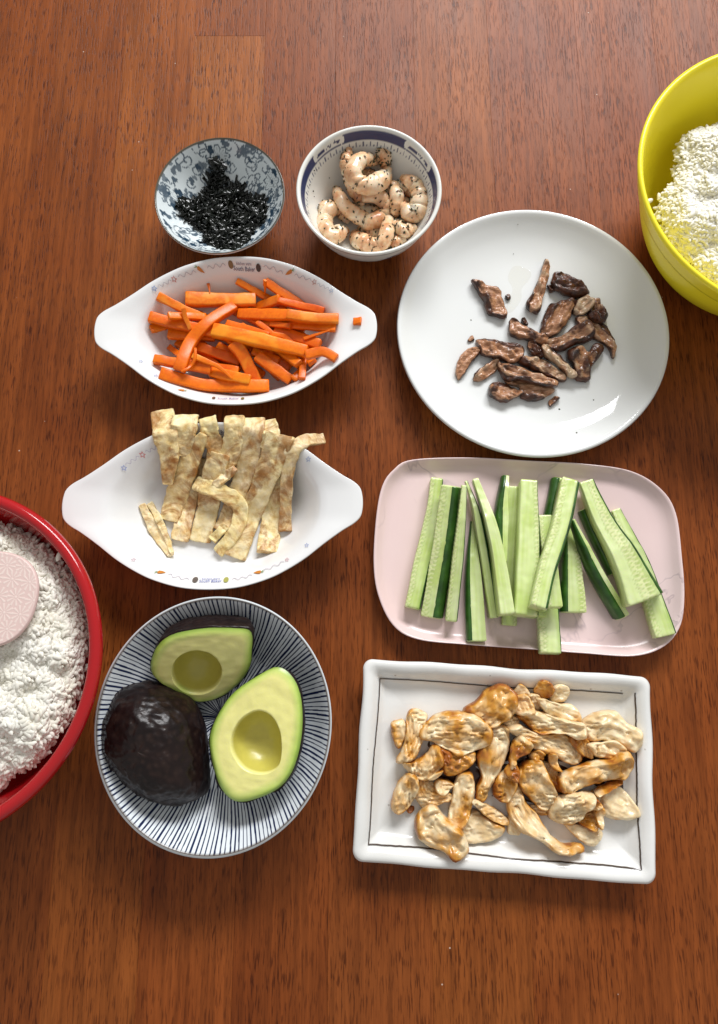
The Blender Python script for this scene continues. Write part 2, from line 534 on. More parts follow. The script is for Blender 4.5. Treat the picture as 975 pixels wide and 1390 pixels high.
# --- blue and white floral bowl
BLC = np.array([-0.1160, 0.2330, 0.0])
blue_root = thing("floral_bowl", BLC, "small blue and white bowl with scrolling flowers holding the black seaweed", "bowl")
prof = [(0.0005, 0.004), (0.018, 0.004), (0.0205, 0.0), (0.0225, 0.0005), (0.0225, 0.005), (0.034, 0.0135), (0.046, 0.026), (0.0540, 0.0392), (0.0548, 0.0410), (0.0544, 0.0419), (0.0535, 0.0414), (0.0445, 0.0275), (0.033, 0.0155), (0.020, 0.0085), (0.010, 0.0068), (0.0005, 0.0065)]
V, F, U, S, P = lathe(prof, 130, 760, 0.99, 1.0)
rim_i = int(np.argmax(P[:, 1]))
arc = np.r_[0, np.cumsum(np.linalg.norm(np.diff(P, axis=0), axis=1))]
def floral(V, U, S):
    """ink of the arabesque, worked out on the unrolled inside (metres along the wall)"""
    x = U * 0.045
    per = 2 * np.pi * 0.045
    y = (arc[S] - arc[rim_i])
    inside = S >= rim_i
    ink = np.zeros(len(V))
    r = random.Random(3)
    def dx(cx): return (x - cx + per / 2) % per - per / 2
    def put(m, v):
        np.maximum(ink, np.where(m, v, 0), out=ink)
    for k in range(5):                                  # open daisies
        cx, cy, R = (k + 0.35) * per / 5, 0.0140 + 0.002 * (k % 2), 0.0104
        X, Y = dx(cx), y - cy
        rho, ph = np.hypot(X, Y), np.arctan2(Y, X)
        pet = R * (0.50 + 0.5 * np.abs(np.cos(4.5 * ph + k)) ** 0.6)
        put((np.abs(rho - pet) < 0.0007), 0.9)
        put((rho < pet) & (np.abs(np.sin(9 * ph + 2 * k)) < 0.22) & (rho < R * 0.8), 0.6)
        put(rho < 0.0018, 0.95)
    for k in range(92):                                 # curling tendrils
        cx, cy = r.uniform(0, per), r.uniform(0.001, 0.046)
        R, a0, sg = r.uniform(0.0030, 0.0052), r.uniform(0, 6.28), r.choice((-1, 1))
        X, Y = dx(cx), y - cy
        near = np.abs(X) + np.abs(Y) < 0.02
        d = np.full(len(V), 1.0)
        for s in np.linspace(0, 1, 30):
            rr = R * (0.25 + 1.3 * s)
            aa = a0 + sg * s * 6.6
            d[near] = np.minimum(d[near], np.hypot(X[near] - rr * math.cos(aa), Y[near] - rr * math.sin(aa)))
        put(d < 0.00062, 0.88)
    for k in range(150):                                 # three lobed leaves
        cx, cy, a0, R = r.uniform(0, per), r.uniform(0.0008, 0.047), r.uniform(0, 6.28), r.uniform(0.0013, 0.0026)
        X, Y = dx(cx), y - cy
        m = np.zeros(len(V), bool)
        for q in (-0.9, 0, 0.9):
            m |= np.hypot(X - 1.15 * R * math.cos(a0 + q), Y - 1.15 * R * math.sin(a0 + q)) < R * (0.85 if q else 1.05)
        put(m, r.uniform(0.7, 1.0))
    ink[~inside] *= 0.0
    xo = U * 0.04
    yo = arc[rim_i] - arc[S]
    ink = np.where(~inside, np.where((np.sin(xo * 900 + 3 * np.sin(yo * 420)) > 0.55) & (yo > 0.003) & (yo < 0.045), 0.7, 0), ink)
    rimband = np.abs(S - rim_i) <= 1
    ground = lin((0.70, 0.76, 0.77))
    inkc = lin((0.018, 0.050, 0.088))
    c = ground * (1 - ink[:, None]) + inkc * ink[:, None]
    c[rimband] = (0.10, 0.085, 0.06)
    return c
link("bowl_body", np_mesh("bowl_body", V, F, M['print_china'], floral(V, U, S)), blue_root)
stamp(V + BLC, F)

# --- blue banded rice bowl with the shrimp
SHC = np.array([0.0081, 0.2286, 0.0])
shr_root = thing("rice_bowl", SHC, "small white bowl with a dark blue band inside its rim holding the shrimp", "bowl")
prof = [(0.0005, 0.006), (0.024, 0.006), (0.0255, 0.0), (0.028, 0.0), (0.0285, 0.007), (0.040, 0.016), (0.0505, 0.031), (0.0570, 0.050), (0.0588, 0.0548), (0.0588, 0.0562), (0.0575, 0.0566), (0.0555, 0.0545), (0.0530, 0.047), (0.0465, 0.031), (0.036, 0.0175), (0.022, 0.0105), (0.010, 0.0095), (0.0005, 0.0095)]
V, F, U, S, P = lathe(prof, 130, 720, 1.0, 1.01)
rim_i = int(np.argmax(P[:, 1]))
arc = np.r_[0, np.cumsum(np.linalg.norm(np.diff(P, axis=0), axis=1))]
def rice_bowl_print(V, U, S):
    d = arc[S] - arc[rim_i]                        # below the rim, inside
    ink = np.zeros(len(V))
    ins = S > rim_i
    navy = ins & (d > 0.0030) & (d < 0.0118)
    ph = ((U / (2 * np.pi)) * 4 + 0.06) % 1.0      # four panels break the band
    w = 0.017 / (2 * np.pi * 0.056) * 4
    q = np.abs(ph - 0.5) * (2 * np.pi * 0.056) / 4
    half = 0.0170 - np.clip(np.abs(d - 0.0074) - 0.002, 0, 1) * 1.1
    panel = q < half
    ink = np.where(navy, 0.95, 0.0)
    frame = np.abs(q - half + 0.0007) < 0.00035
    pin = navy & panel & (d > 0.0040) & (d < 0.0108)
    ink[pin] = 0.0
    ink[navy & frame & panel] = 0.0
    blob = np.zeros(len(V), bool)
    r = random.Random(11)
    for k in range(4):
        for qx, qy, R in ((-0.0105, 0.0080, 0.0016), (-0.0083, 0.0072, 0.0012), (-0.0035, 0.0070, 0.0007), (-0.0022, 0.0082, 0.0008), (-0.0012, 0.0068, 0.0007), (0.0012, 0.0078, 0.0008), (0.0045, 0.0076, 0.0014), (0.0066, 0.0082, 0.0019), (0.0090, 0.0070, 0.0015), (0.0112, 0.0080, 0.0012)):
            sx = (ph - 0.5) * (2 * np.pi * 0.056) / 4
            jx, jy = r.uniform(-.0006, .0006), r.uniform(-.0006, .0006)
            blob |= ((np.floor((U / (2 * np.pi)) * 4 + 0.06) % 4) == k) & ((sx - qx - jx) ** 2 / (R * 1.3) ** 2 + (d - qy - jy) ** 2 / (R * 0.85) ** 2 < 1)
    ink[pin & blob] = 0.95
    ink[ins & (np.abs(d - 0.0136) < 0.00040)] = 0.9
    tick = (U / (2 * np.pi) * 108) % 2
    t1 = (np.abs(tick - 0.5) < 0.15) & (d > 0.0136) & (d < 0.0182)
    t2 = (np.abs(tick - 1.5) < 0.17) & ((np.abs(d - 0.0153) < 0.0004) | (np.abs(d - 0.0170) < 0.0004))
    ink[ins & (t1 | t2)] = 0.85
    do = arc[rim_i] - arc[S]
    out = S < rim_i
    ink[out & (np.abs(do - 0.0052) < 0.0006)] = 0.75
    wave = (np.sin(U * 9) * np.sin(U * 4 + 1.0) + 0.5 * np.sin(do * 520 + U * 14)) > 0.42
    ink[out & wave & (do > 0.018) & (do < 0.046)] = 0.8
    g = lin((0.76, 0.76, 0.71))
    return g * (1 - ink[:, None]) + lin((0.003, 0.014, 0.100)) * ink[:, None]
link("bowl_body", np_mesh("bowl_body", V, F, M['band_china'], rice_bowl_print(V, U, S)), shr_root)
stamp(V + SHC, F)

# --- striped bowl of the avocados
AVC = np.array([-0.1014, -0.1844, 0.0])
avo_root = thing("striped_bowl", AVC, "wide shallow bowl with thin dark blue stripes running to its centre", "bowl")
prof = [(0.0005, 0.004), (0.031, 0.004), (0.033, 0.0), (0.036, 0.0), (0.037, 0.004), (0.056, 0.0125), (0.072, 0.0265), (0.0810, 0.0425), (0.0823, 0.0452), (0.0822, 0.0464), (0.0812, 0.0462), (0.0795, 0.0440), (0.069, 0.0275), (0.054, 0.0155), (0.036, 0.0095), (0.018, 0.0080), (0.0005, 0.0078)]
V, F, U, S, P = lathe(prof, 96, 1680, 1.0, 1.05)
rim_i = int(np.argmax(P[:, 1]))
arc = np.r_[0, np.cumsum(np.linalg.norm(np.diff(P, axis=0), axis=1))]
def stripes(V, U, S):
    rad = P[S, 0]
    wob = 0.10 * np.sin(U * 7 + rad * 90) + 0.08 * np.sin(U * 23 + rad * 60) + 0.06 * np.sin(U * 61)
    def lines(n, width, j):
        p = (U / (2 * np.pi) * n + wob + 0.13 * np.sin(np.floor(U / (2 * np.pi) * n) * 12.9 + j)) % 1.0
        wd = width * (1 + 0.30 * np.sin(np.floor(U / (2 * np.pi) * n) * 7.7))
        return np.abs(p - 0.5) * (2 * np.pi * rad / n) < wd / 2
    c1, c2 = 0.047 + 0.0012 * np.sin(U * 37), 0.021
    ink = np.where(rad > c1, lines(160, 0.00098, 1), np.where(rad > c2, lines(104, 0.00085, 2), lines(48, 0.0008, 3)))
    out = S < rim_i
    ink = np.where(out, lines(168, 0.0012, 4) & (arc[rim_i] - arc[S] > 0.002), ink).astype(float)
    c = lin((0.76, 0.81, 0.84)) * (1 - ink[:, None]) + lin((0.010, 0.019, 0.072)) * ink[:, None]
    c[S == rim_i] = (0.085, 0.062, 0.045)
    return c
link("bowl_body", np_mesh("bowl_body", V, F, M['stripe_china'], stripes(V, U, S)), avo_root)
stamp(V + AVC, F)

# --- red and yellow mixing bowls
def mixing_bowl(name, c, R, zr, prof, m, label):
    root = thing(name, c, label, "bowl")
    V, F, U, S, P = lathe(prof, 90, 140)
    link("bowl_body", np_mesh("bowl_body", V, F, m), root)
    stamp(V + np.array(c), F)
    return root
RC = np.array([-0.2839, -0.1409, 0.0])
red_prof = [(0.0005, 0.004), (0.052, 0.004), (0.054, 0.0), (0.060, 0.0), (0.064, 0.003), (0.086, 0.022), (0.1005, 0.048), (0.1065, 0.074), (0.1085, 0.0795), (0.1135, 0.0815), (0.1156, 0.0850), (0.1140, 0.0892), (0.1115, 0.0903), (0.1085, 0.0893), (0.1068, 0.0862), (0.1050, 0.078), (0.097, 0.050), (0.083, 0.027), (0.060, 0.0085), (0.030, 0.0065), (0.0005, 0.0065)]
mixing_bowl("mixing_bowl", RC, 0.115, 0.09, red_prof, M['red'], "glossy red bowl of rice cut off by the left edge")
YC = np.array([0.3270, 0.2122, 0.0])
yel_prof = [(0.0005, 0.004), (0.050, 0.004), (0.052, 0.0), (0.059, 0.0), (0.064, 0.003), (0.083, 0.020), (0.097, 0.046), (0.1045, 0.070), (0.1062, 0.0720), (0.1085, 0.0728), (0.1125, 0.083), (0.1165, 0.0935), (0.1172, 0.0958), (0.1160, 0.0972), (0.1138, 0.0965), (0.1090, 0.086), (0.1035, 0.070), (0.095, 0.047), (0.080, 0.024), (0.060, 0.0085), (0.030, 0.0065), (0.0005, 0.0065)]
mixing_bowl("mixing_bowl", YC, 0.117, 0.097, yel_prof, M['yellow'], "bright yellow bowl of rice cut off by the right edge")

# --- two eared oval dishes
QX = np.array([(1, 0), (.996, .09), (.982, .175), (.94, .25), (.86, .336), (.745, .48), (.62, .65), (.49, .79), (.366, .89), (.19, .975), (0, 1)], float)
def oval_dish(cx, cy, a, b, rot, label, group):
    root = thing("oval_dish", (cx, cy, 0), label, "dish", group)
    n = 192
    full = np.vstack([QX, QX[::-1][1:] * (-1, 1), QX[1:] * (-1, -1), QX[::-1][1:-1] * (1, -1)])
    O = catmull(full, n, True)
    # the ear tips are slightly hollow between their two corners
    O = O * (a, b)
    th = np.arctan2(O[:, 1] / b, O[:, 0] / a)
    ro = np.hypot(O[:, 0], O[:, 1])
    ang = np.arctan2(O[:, 1], O[:, 0])
    el = 1 / np.sqrt((np.cos(ang) / (a * 0.74)) ** 2 + (np.sin(ang) / (b * 1.02)) ** 2)
    lim = ro * 0.955
    E = (el ** -9 + lim ** -9) ** (-1 / 9)
    fl = 1 / np.sqrt((np.cos(ang) / (a * 0.50)) ** 2 + (np.sin(ang) / (b * 0.62)) ** 2)
    fl = np.minimum(fl, E * 0.85)
    e1 = np.stack([np.cos(ang), np.sin(ang)], -1)
    zrim = 0.0365 + 0.002 * (np.abs(np.cos(ang)) ** 6)
    rings = []
    def ring(r, z): rings.append(np.c_[e1 * np.asarray(r)[:, None], np.broadcast_to(z, (n,))])
    ring(fl * 0.01, 0.003); ring(fl * 0.80, 0.003); ring(fl * 0.86, 0.0); ring(fl * 0.93, 0.0002)
    ring(fl * 0.98, 0.003)
    for t in (0.3, 0.6, 0.85): ring(fl + (E * 1.0 - fl) * t ** 0.8 + 0.0016, 0.003 + 0.0285 * t ** 1.5)
    ring(E + (ro - E) * 0.35, 0.0315 + (zrim - 0.0365)); ring(E + (ro - E) * 0.9, 0.0333 + (zrim - 0.0365))
    ring(ro * 0.996, zrim - 0.0022); ring(ro, zrim - 0.0008); ring(ro * 0.997, zrim + 0.0003); ring(ro * 0.990, zrim + 0.0004)
    ring(E + (ro * 0.985 - E) * 0.75, zrim - 0.0006); ring(E + (ro * 0.985 - E) * 0.45, zrim - 0.0020); ring(E + (ro * 0.985 - E) * 0.15, zrim - 0.0044)
    for t in np.linspace(1, 0, 12):
        k = t * t * (3 - 2 * t) * 0.55 + 0.45 * t ** 1.6
        ring(fl + (E - fl) * t * 0.97, 0.0058 + (zrim - 0.0060 - 0.0058) * k)
    for t in (0.85, 0.6, 0.3, 0.01): ring(fl * t, 0.0058)
    V = np.vstack(rings)
    c, s = math.cos(rot), math.sin(rot)
    V[:, :2] = V[:, :2] @ np.array([[c, s], [-s, c]])
    F = grid_faces(n, len(rings))
    link("dish_body", np_mesh("dish_body", V, F, M['oven_china']), root)
    stamp(V + np.array([cx, cy, 0]), F)
    return root
CDC = (-0.0985, 0.1150); EDC = (-0.1105, -0.0278)
carrot_dish = oval_dish(*CDC, 0.1130, 0.0640, math.radians(0.8), "white eared oval dish filled with orange carrot sticks", "white eared oval dishes")
egg_dish = oval_dish(*EDC, 0.1135, 0.0645, math.radians(0.5), "white eared oval dish with the strips of browned omelette", "white eared oval dishes")

# flat print fired on the two dishes: scrolls, stars, little vegetables, a line of lettering
def draped(parent, origin, name, pts2, quads, tris, colr, cx, cy, rot, lift=0.00035):
    c, s = math.cos(rot), math.sin(rot)
    P2 = np.asarray(pts2, float)
    X = cx + P2[:, 0] * c - P2[:, 1] * s
    Y = cy + P2[:, 0] * s + P2[:, 1] * c
    Z = height(X, Y) + lift
    return link(name, np_mesh(name, np.c_[X - origin[0], Y - origin[1], Z], quads, M['print_flat'], np.tile(colr, (len(P2), 1)), tri=tris), parent)
def star(parent, org, px, py, z, R, colr):
    p = at(px, py, z)
    pts, tri = [], []
    for k in range(10):
        a = math.pi / 2 + k * math.pi / 5
        for f in (1.0, 0.55):
            r = R * (1.0 if k % 2 == 0 else 0.5) * f
            pts.append((r * math.cos(a), r * math.sin(a)))
    q = [(2 * k, 2 * ((k + 1) % 10), 2 * ((k + 1) % 10) + 1, 2 * k + 1) for k in range(10)]
    draped(parent, org, "printed_star", pts, q, None, colr, p[0], p[1], 0)
def little_carrot(parent, org, px, py, z, L, rot):
    p = at(px, py, z)
    pts = [(-L, 0.0), (-0.2 * L, 0.30 * L), (0.55 * L, 0.36 * L), (0.75 * L, 0), (0.5 * L, -0.36 * L), (-0.2 * L, -0.28 * L)]
    o = draped(parent, org, "printed_carrot", pts, None, [(0, 5, 1), (1, 5, 4), (1, 4, 2), (2, 4, 3)], (0.55, 0.20, 0.03), p[0], p[1], rot)
    lf = [(0.7 * L, 0.05 * L), (1.35 * L, 0.5 * L), (1.0 * L, 0.05 * L), (1.45 * L, 0.0), (1.0 * L, -0.1 * L), (1.3 * L, -0.4 * L), (0.7 * L, -0.08 * L)]
    draped(parent, org, "printed_leaf", lf, None, [(0, 2, 1), (0, 4, 3), (0, 6, 5)], (0.12, 0.22, 0.05), p[0], p[1], rot)
def disc(parent, org, px, py, z, R, colr, name="printed_bean"):
    p = at(px, py, z)
    a = np.linspace(0, 2 * np.pi, 12, endpoint=False)
    pts = [(0, 0)] + [(R * math.cos(t), R * 1.15 * math.sin(t)) for t in a]
    draped(parent, org, name, pts, None, [(0, 1 + k, 1 + (k + 1) % 12) for k in range(12)], colr, p[0], p[1], 0.3)
def strip2(pts, w):
    P = np.asarray(pts, float)
    T = np.gradient(P, axis=0)
    N = np.stack([-T[:, 1], T[:, 0]], -1) / np.maximum(1e-9, np.linalg.norm(T, axis=1))[:, None]
    V = np.vstack([P + N * w / 2, P - N * w / 2])
    n = len(P)
    return V, [(i, i + n, i + n + 1, i + 1) for i in range(n - 1)]
def scroll(parent, org, pxs, z, colr, amp=0.0009):
    W = np.array([at(x, y, z)[:2] for x, y in pxs])
    C = catmull(W, 50)
    T = np.gradient(C, axis=0)
    N = np.stack([-T[:, 1], T[:, 0]], -1) / np.linalg.norm(T, axis=1)[:, None]
    C = C + N * (amp * np.sin(np.linspace(0, 16, 50)))[:, None]
    V, Q = strip2(C, 0.00042)
    draped(parent, org, "printed_scroll", V, Q, None, colr, 0, 0, 0)
def lettering(parent, org, body, px, py, z, size, rot, colr):
    cu = bpy.data.curves.new("lettering", 'FONT')
    cu.body = body
    cu.size = size
    cu.align_x = 'CENTER'; cu.align_y = 'CENTER'
    cu.resolution_u = 2
    t = bpy.data.objects.new("lettering", cu)
    COL.objects.link(t)
    bpy.context.view_layer.update()
    me = bpy.data.meshes.new_from_object(t.evaluated_get(bpy.context.evaluated_depsgraph_get()))
    bpy.data.objects.remove(t)
    me2 = me
    p = at(px, py, z)
    c, s = math.cos(rot), math.sin(rot)
    pts = np.array([v.co[:2] for v in me2.vertices])
    me2.calc_loop_triangles()
    tri = [tuple(l.vertices) for l in me2.loop_triangles]
    draped(parent, org, "printed_lettering", pts, None, tri, colr, p[0], p[1], rot, 0.0005)
    bpy.data.meshes.remove(me)

ORG = (*CDC, 0)
star(carrot_dish, ORG, 211, 394, 0.033, 0.0024, (0.26, 0.34, 0.55)); star(carrot_dish, ORG, 237, 380, 0.033, 0.0024, (0.55, 0.26, 0.24))
star(carrot_dish, ORG, 427, 385, 0.033, 0.0024, (0.50, 0.34, 0.32)); star(carrot_dish, ORG, 450, 398, 0.033, 0.0022, (0.42, 0.47, 0.58))
star(carrot_dish, ORG, 194, 493, 0.030, 0.0018, (0.45, 0.50, 0.66)); star(carrot_dish, ORG, 213, 511, 0.032, 0.0018, (0.42, 0.48, 0.66))
little_carrot(carrot_dish, ORG, 273, 368, 0.031, 0.0036, math.radians(155)); little_carrot(carrot_dish, ORG, 393, 372, 0.031, 0.0036, math.radians(14))
little_carrot(carrot_dish, ORG, 247, 530, 0.032, 0.003, math.radians(0))
disc(carrot_dish, ORG, 314, 361, 0.031, 0.0020, (0.22, 0.13, 0.05)); disc(carrot_dish, ORG, 351, 364, 0.031, 0.0020, (0.07, 0.04, 0.03))
lettering(carrot_dish, ORG, "South Baker", 331.5, 364.5, 0.031, 0.0036, math.radians(-3), (0.03, 0.03, 0.12))
lettering(carrot_dish, ORG, "kitchen ware", 331.5, 359.5, 0.032, 0.0024, math.radians(-2), (0.16, 0.15, 0.24))
disc(carrot_dish, ORG, 290, 539.5, 0.032, 0.0014, (0.08, 0.06, 0.04)); disc(carrot_dish, ORG, 329, 539.5, 0.032, 0.0014, (0.16, 0.14, 0.04))
lettering(carrot_dish, ORG, "South Baker", 309.5, 540, 0.032, 0.0034, math.radians(1), (0.10, 0.12, 0.34))
for pxs in (((216, 391), (226, 386), (233, 382)), ((243, 377), (255, 372), (266, 369)), ((282, 364), (294, 361), (306, 360)), ((358, 362), (370, 364), (384, 370)), ((400, 374), (412, 378), (423, 383)), ((431, 388), (440, 392), (447, 396))):
    scroll(carrot_dish, ORG, pxs, 0.033, (0.50, 0.50, 0.54))
ORG = (*EDC, 0)
star(egg_dish, ORG, 193, 617, 0.033, 0.0025, (0.60, 0.25, 0.25)); star(egg_dish, ORG, 168, 635, 0.034, 0.0023, (0.33, 0.38, 0.62))
star(egg_dish, ORG, 419, 625, 0.033, 0.0024, (0.40, 0.45, 0.60)); star(egg_dish, ORG, 417, 741, 0.030, 0.0020, (0.40, 0.45, 0.65)); star(egg_dish, ORG, 390, 760, 0.031, 0.0019, (0.62, 0.40, 0.44))
star(egg_dish, ORG, 183, 760, 0.031, 0.0018, (0.60, 0.45, 0.50))
little_carrot(egg_dish, ORG, 219, 776.5, 0.031, 0.0034, math.radians(178)); little_carrot(egg_dish, ORG, 350, 776.5, 0.031, 0.0036, math.radians(5))
disc(egg_dish, ORG, 264.5, 786.5, 0.032, 0.0021, (0.12, 0.10, 0.09)); disc(egg_dish, ORG, 306.5, 786.5, 0.032, 0.0020, (0.36, 0.36, 0.10))
lettering(egg_dish, ORG, "South Baker", 285.5, 788.5, 0.032, 0.0034, math.radians(1), (0.10, 0.14, 0.42))
lettering(egg_dish, ORG, "kitchen ware", 285.5, 784.8, 0.032, 0.0026, math.radians(1), (0.12, 0.16, 0.45))
lettering(egg_dish, ORG, "South Baker", 299, 588, 0.030, 0.0036, math.radians(-1), (0.03, 0.03, 0.12))
for pxs in (((172, 632), (180, 626), (189, 620)), ((198, 614), (206, 610), (214, 606)), ((228, 779), (240, 783), (256, 786)), ((315, 786), (328, 784), (342, 780)), ((358, 774), (370, 769), (386, 762))):
    scroll(egg_dish, ORG, pxs, 0.032, (0.55, 0.52, 0.60))

# --- pink rounded platter
z5 = zoomed(500, 610, 2.216)
pk_px = [(42, 110), (75, 62), (130, 32), (300, 25), (480, 34), (650, 44), (790, 66), (880, 120), (925, 195), (943, 330), (950, 440), (938, 530), (890, 592), (800, 622), (650, 614), (480, 601), (300, 588), (150, 572), (75, 530), (30, 440), (16, 340), (24, 200)]
O = catmull([at(*z5(p), 0.0135)[:2] for p in pk_px], 160, True)
PKC = np.array([*O.mean(0), 0.0])
pink_root = thing("platter", PKC, "pale pink rounded rectangular platter under the cucumber sticks", "platter")
O = O - PKC[:2]
rings = [np.c_[O * s, np.full(160, z)] for s, z in ((0.005, 0.0), (0.80, 0.0), (0.86, 0.0006), (0.955, 0.0085), (0.992, 0.0125), (1.0, 0.0135), (0.9985, 0.0145), (0.990, 0.0146), (0.978, 0.0132), (0.955, 0.0100), (0.925, 0.0074), (0.885, 0.0062), (0.84, 0.0058), (0.6, 0.0056), (0.3, 0.0056), (0.005, 0.0056))]
V = np.vstack(rings); F = grid_faces(160, len(rings))
link("platter_body", np_mesh("platter_body", V, F, M['pink']), pink_root)
stamp(V + PKC, F)

# --- square cornered handmade plate of the chicken
z6 = zoomed(470, 890, 2.267)
cor = [at(*z6(p), 0.018)[:2] for p in ((16, 633), (957, 708), (937, 64), (52, 8))]
CPC = np.array([*np.mean(cor, axis=0), 0.0])
chick_root = thing("rectangular_plate", CPC, "white handmade rectangular plate with raised edge and a thin brown line, under the chicken", "plate")
q = [c - CPC[:2] for c in cor]
Lx, Ly = 0.5 * (np.linalg.norm(q[1] - q[0]) + np.linalg.norm(q[2] - q[3])), 0.5 * (np.linalg.norm(q[3] - q[0]) + np.linalg.norm(q[2] - q[1]))
def quadmap(x, y):
    u, v = x / Lx + 0.5, y / Ly + 0.5
    return np.outer((1 - u) * (1 - v), q[0]) + np.outer(u * (1 - v), q[1]) + np.outer(u * v, q[2]) + np.outer((1 - u) * v, q[3])
def rrect(hx, hy, r, n=30, m=9):
    P = []
    for (sx, sy, a0) in ((1, -1, -90), (1, 1, 0), (-1, 1, 90), (-1, -1, 180)):
        for a in np.radians(np.linspace(a0, a0 + 90, m)): P.append((sx * (hx - r) + r * math.cos(a), sy * (hy - r) + r * math.sin(a)))
    P = np.array(P)
    out = []
    for k in range(4):
        out += list(P[k * m:(k + 1) * m])
        a, b = P[(k + 1) * m - 1], P[((k + 1) * m) % len(P)]
        for t in np.linspace(0, 1, n + 2)[1:-1]: out.append(a + (b - a) * t)
    return np.array(out)
rings = []
for inset, z, wob in ((0.60, 0.0, 0), (0.022, 0.0, 0), (0.018, 0.001, 0), (0.004, 0.012, 1), (0.0004, 0.0165, 1), (0.0004, 0.0185, 1), (0.0022, 0.0198, 1), (0.0050, 0.0196, 1), (0.0085, 0.0172, 1), (0.0120, 0.0130, 1), (0.0155, 0.0088, .7), (0.0185, 0.0068, .4), (0.023, 0.0062, 0), (0.035, 0.006, 0), (0.055, 0.006, 0), (0.60, 0.006, 0)):
    ins = min(inset, 0.99 * min(Lx, Ly) / 2)
    R = rrect(Lx / 2 - ins, Ly / 2 - ins, max(0.0008, 0.0075 - 0.35 * ins) if ins < 0.02 else 0.0008)
    w = 0.00075 * wob * (np.sin(R[:, 0] * 60 + 1.0) * 0.6 + np.sin(R[:, 0] * 140 + R[:, 1] * 95) * 0.5 + 0.5 * np.sin(R[:, 1] * 120 + 2))
    nrm = R / np.maximum(1e-6, np.linalg.norm(R, axis=1))[:, None]
    R2 = quadmap(R[:, 0] - nrm[:, 0] * w, R[:, 1] - nrm[:, 1] * w)
    rings.append(np.c_[R2, np.full(len(R2), z) + 0.5 * w * (z > 0.005)])
nr = len(rings[0])
V = np.vstack(rings); F = grid_faces(nr, len(rings))
link("plate_body", np_mesh("plate_body", V, F, M['speckled']), chick_root)
stamp(V + CPC, F)
for a_, b_ in (((103, 70), (846, 117)), ((876, 112), (890, 645)), ((67, 570), (890, 645)), ((104, 68), (68, 572))):
    pa, pb = at(*z6(a_), 0.0075)[:2], at(*z6(b_), 0.0075)[:2]
    n = 60
    L = pa + (pb - pa) * np.linspace(0, 1, n)[:, None]
    dd = (pb - pa) / np.linalg.norm(pb - pa)
    L = L + np.outer(0.0004 * np.sin(np.linspace(0, 9, n)) + rng.normal(0, 0.00007, n), (-dd[1], dd[0]))
    Vv, Q = strip2(L, 0.0008)
    o = draped(chick_root, CPC, "painted_line", Vv, Q, None, (0.07, 0.05, 0.04), 0, 0, 0, 0.0003)

# ------------------------------------------------------------------ food: laying pieces on what is already there
def px_path(pts, zfn, z0, n):
    """photo polyline -> world points, each taken at the height it comes to lie"""
    z = np.full(len(pts), z0)
    for _ in range(4):
        W = np.array([at(p[0], p[1], zz) for p, zz in zip(pts, z)])
        z = zfn(W)
    return W

def rest_line(C, w):
    """rigid rest of a straight-ish stick: the chord of the upper hull under its middle"""
    d = C[-1] - C[0]
    s = (C[:, :2] - C[0, :2]) @ (d[:2] / np.linalg.norm(d[:2]))
    T = np.gradient(C[:, :2], axis=0)
    N = np.stack([-T[:, 1], T[:, 0]], -1) / np.maximum(1e-9, np.linalg.norm(T, axis=1))[:, None]
    hs = np.max([height(C[:, 0] + N[:, 0] * k * w, C[:, 1] + N[:, 1] * k * w) for k in (-0.33, 0, 0.33)], axis=0)
    o = np.argsort(s)
    hull = []
    for i in o:
        while len(hull) > 1:
            a, b = hull[-2], hull[-1]
            if (hs[b] - hs[a]) * (s[i] - s[a]) <= (hs[i] - hs[a]) * (s[b] - s[a]): hull.pop()
            else: break
        hull.append(i)
    mid = 0.5 * (s.min() + s.max())
    for a, b in zip(hull[:-1], hull[1:]):
        if s[a] <= mid <= s[b]:
            k = (hs[b] - hs[a]) / max(1e-6, s[b] - s[a])
            return hs[a] + k * (s - s[a])
    return np.full(len(s), hs.max())

def drape_line(C, w, slope=0.45):
    """soft strip: lies on what is below, cannot drop faster than a slope"""
    s = np.r_[0, np.cumsum(np.linalg.norm(np.diff(C[:, :2], axis=0), axis=1))]
    T = np.gradient(C[:, :2], axis=0)
    N = np.stack([-T[:, 1], T[:, 0]], -1) / np.maximum(1e-9, np.linalg.norm(T, axis=1))[:, None]
    hs = np.mean([height(C[:, 0] + N[:, 0] * k * w, C[:, 1] + N[:, 1] * k * w) for k in (-0.3, -0.15, 0, 0.15, 0.3)], axis=0)
    z = np.max(hs[None, :] - slope * np.abs(s[:, None] - s[None, :]), axis=1)
    k = np.array([1, 2, 3, 2, 1.0]); k /= k.sum()
    return np.convolve(np.pad(z, 2, 'edge'), k, 'valid')

def lay_path(pts, w, n, rest, sink=0.0):
    C2 = catmull(pts, n) if len(pts) > 2 else np.linspace(pts[0], pts[1], n)
    z = np.full(n, 0.02)
    for _ in range(3):
        C = np.array([at(p[0], p[1], zz + 0.004) for p, zz in zip(C2, z)])
        z = rest(C, w) - sink
    C[:, 2] = z
    return C

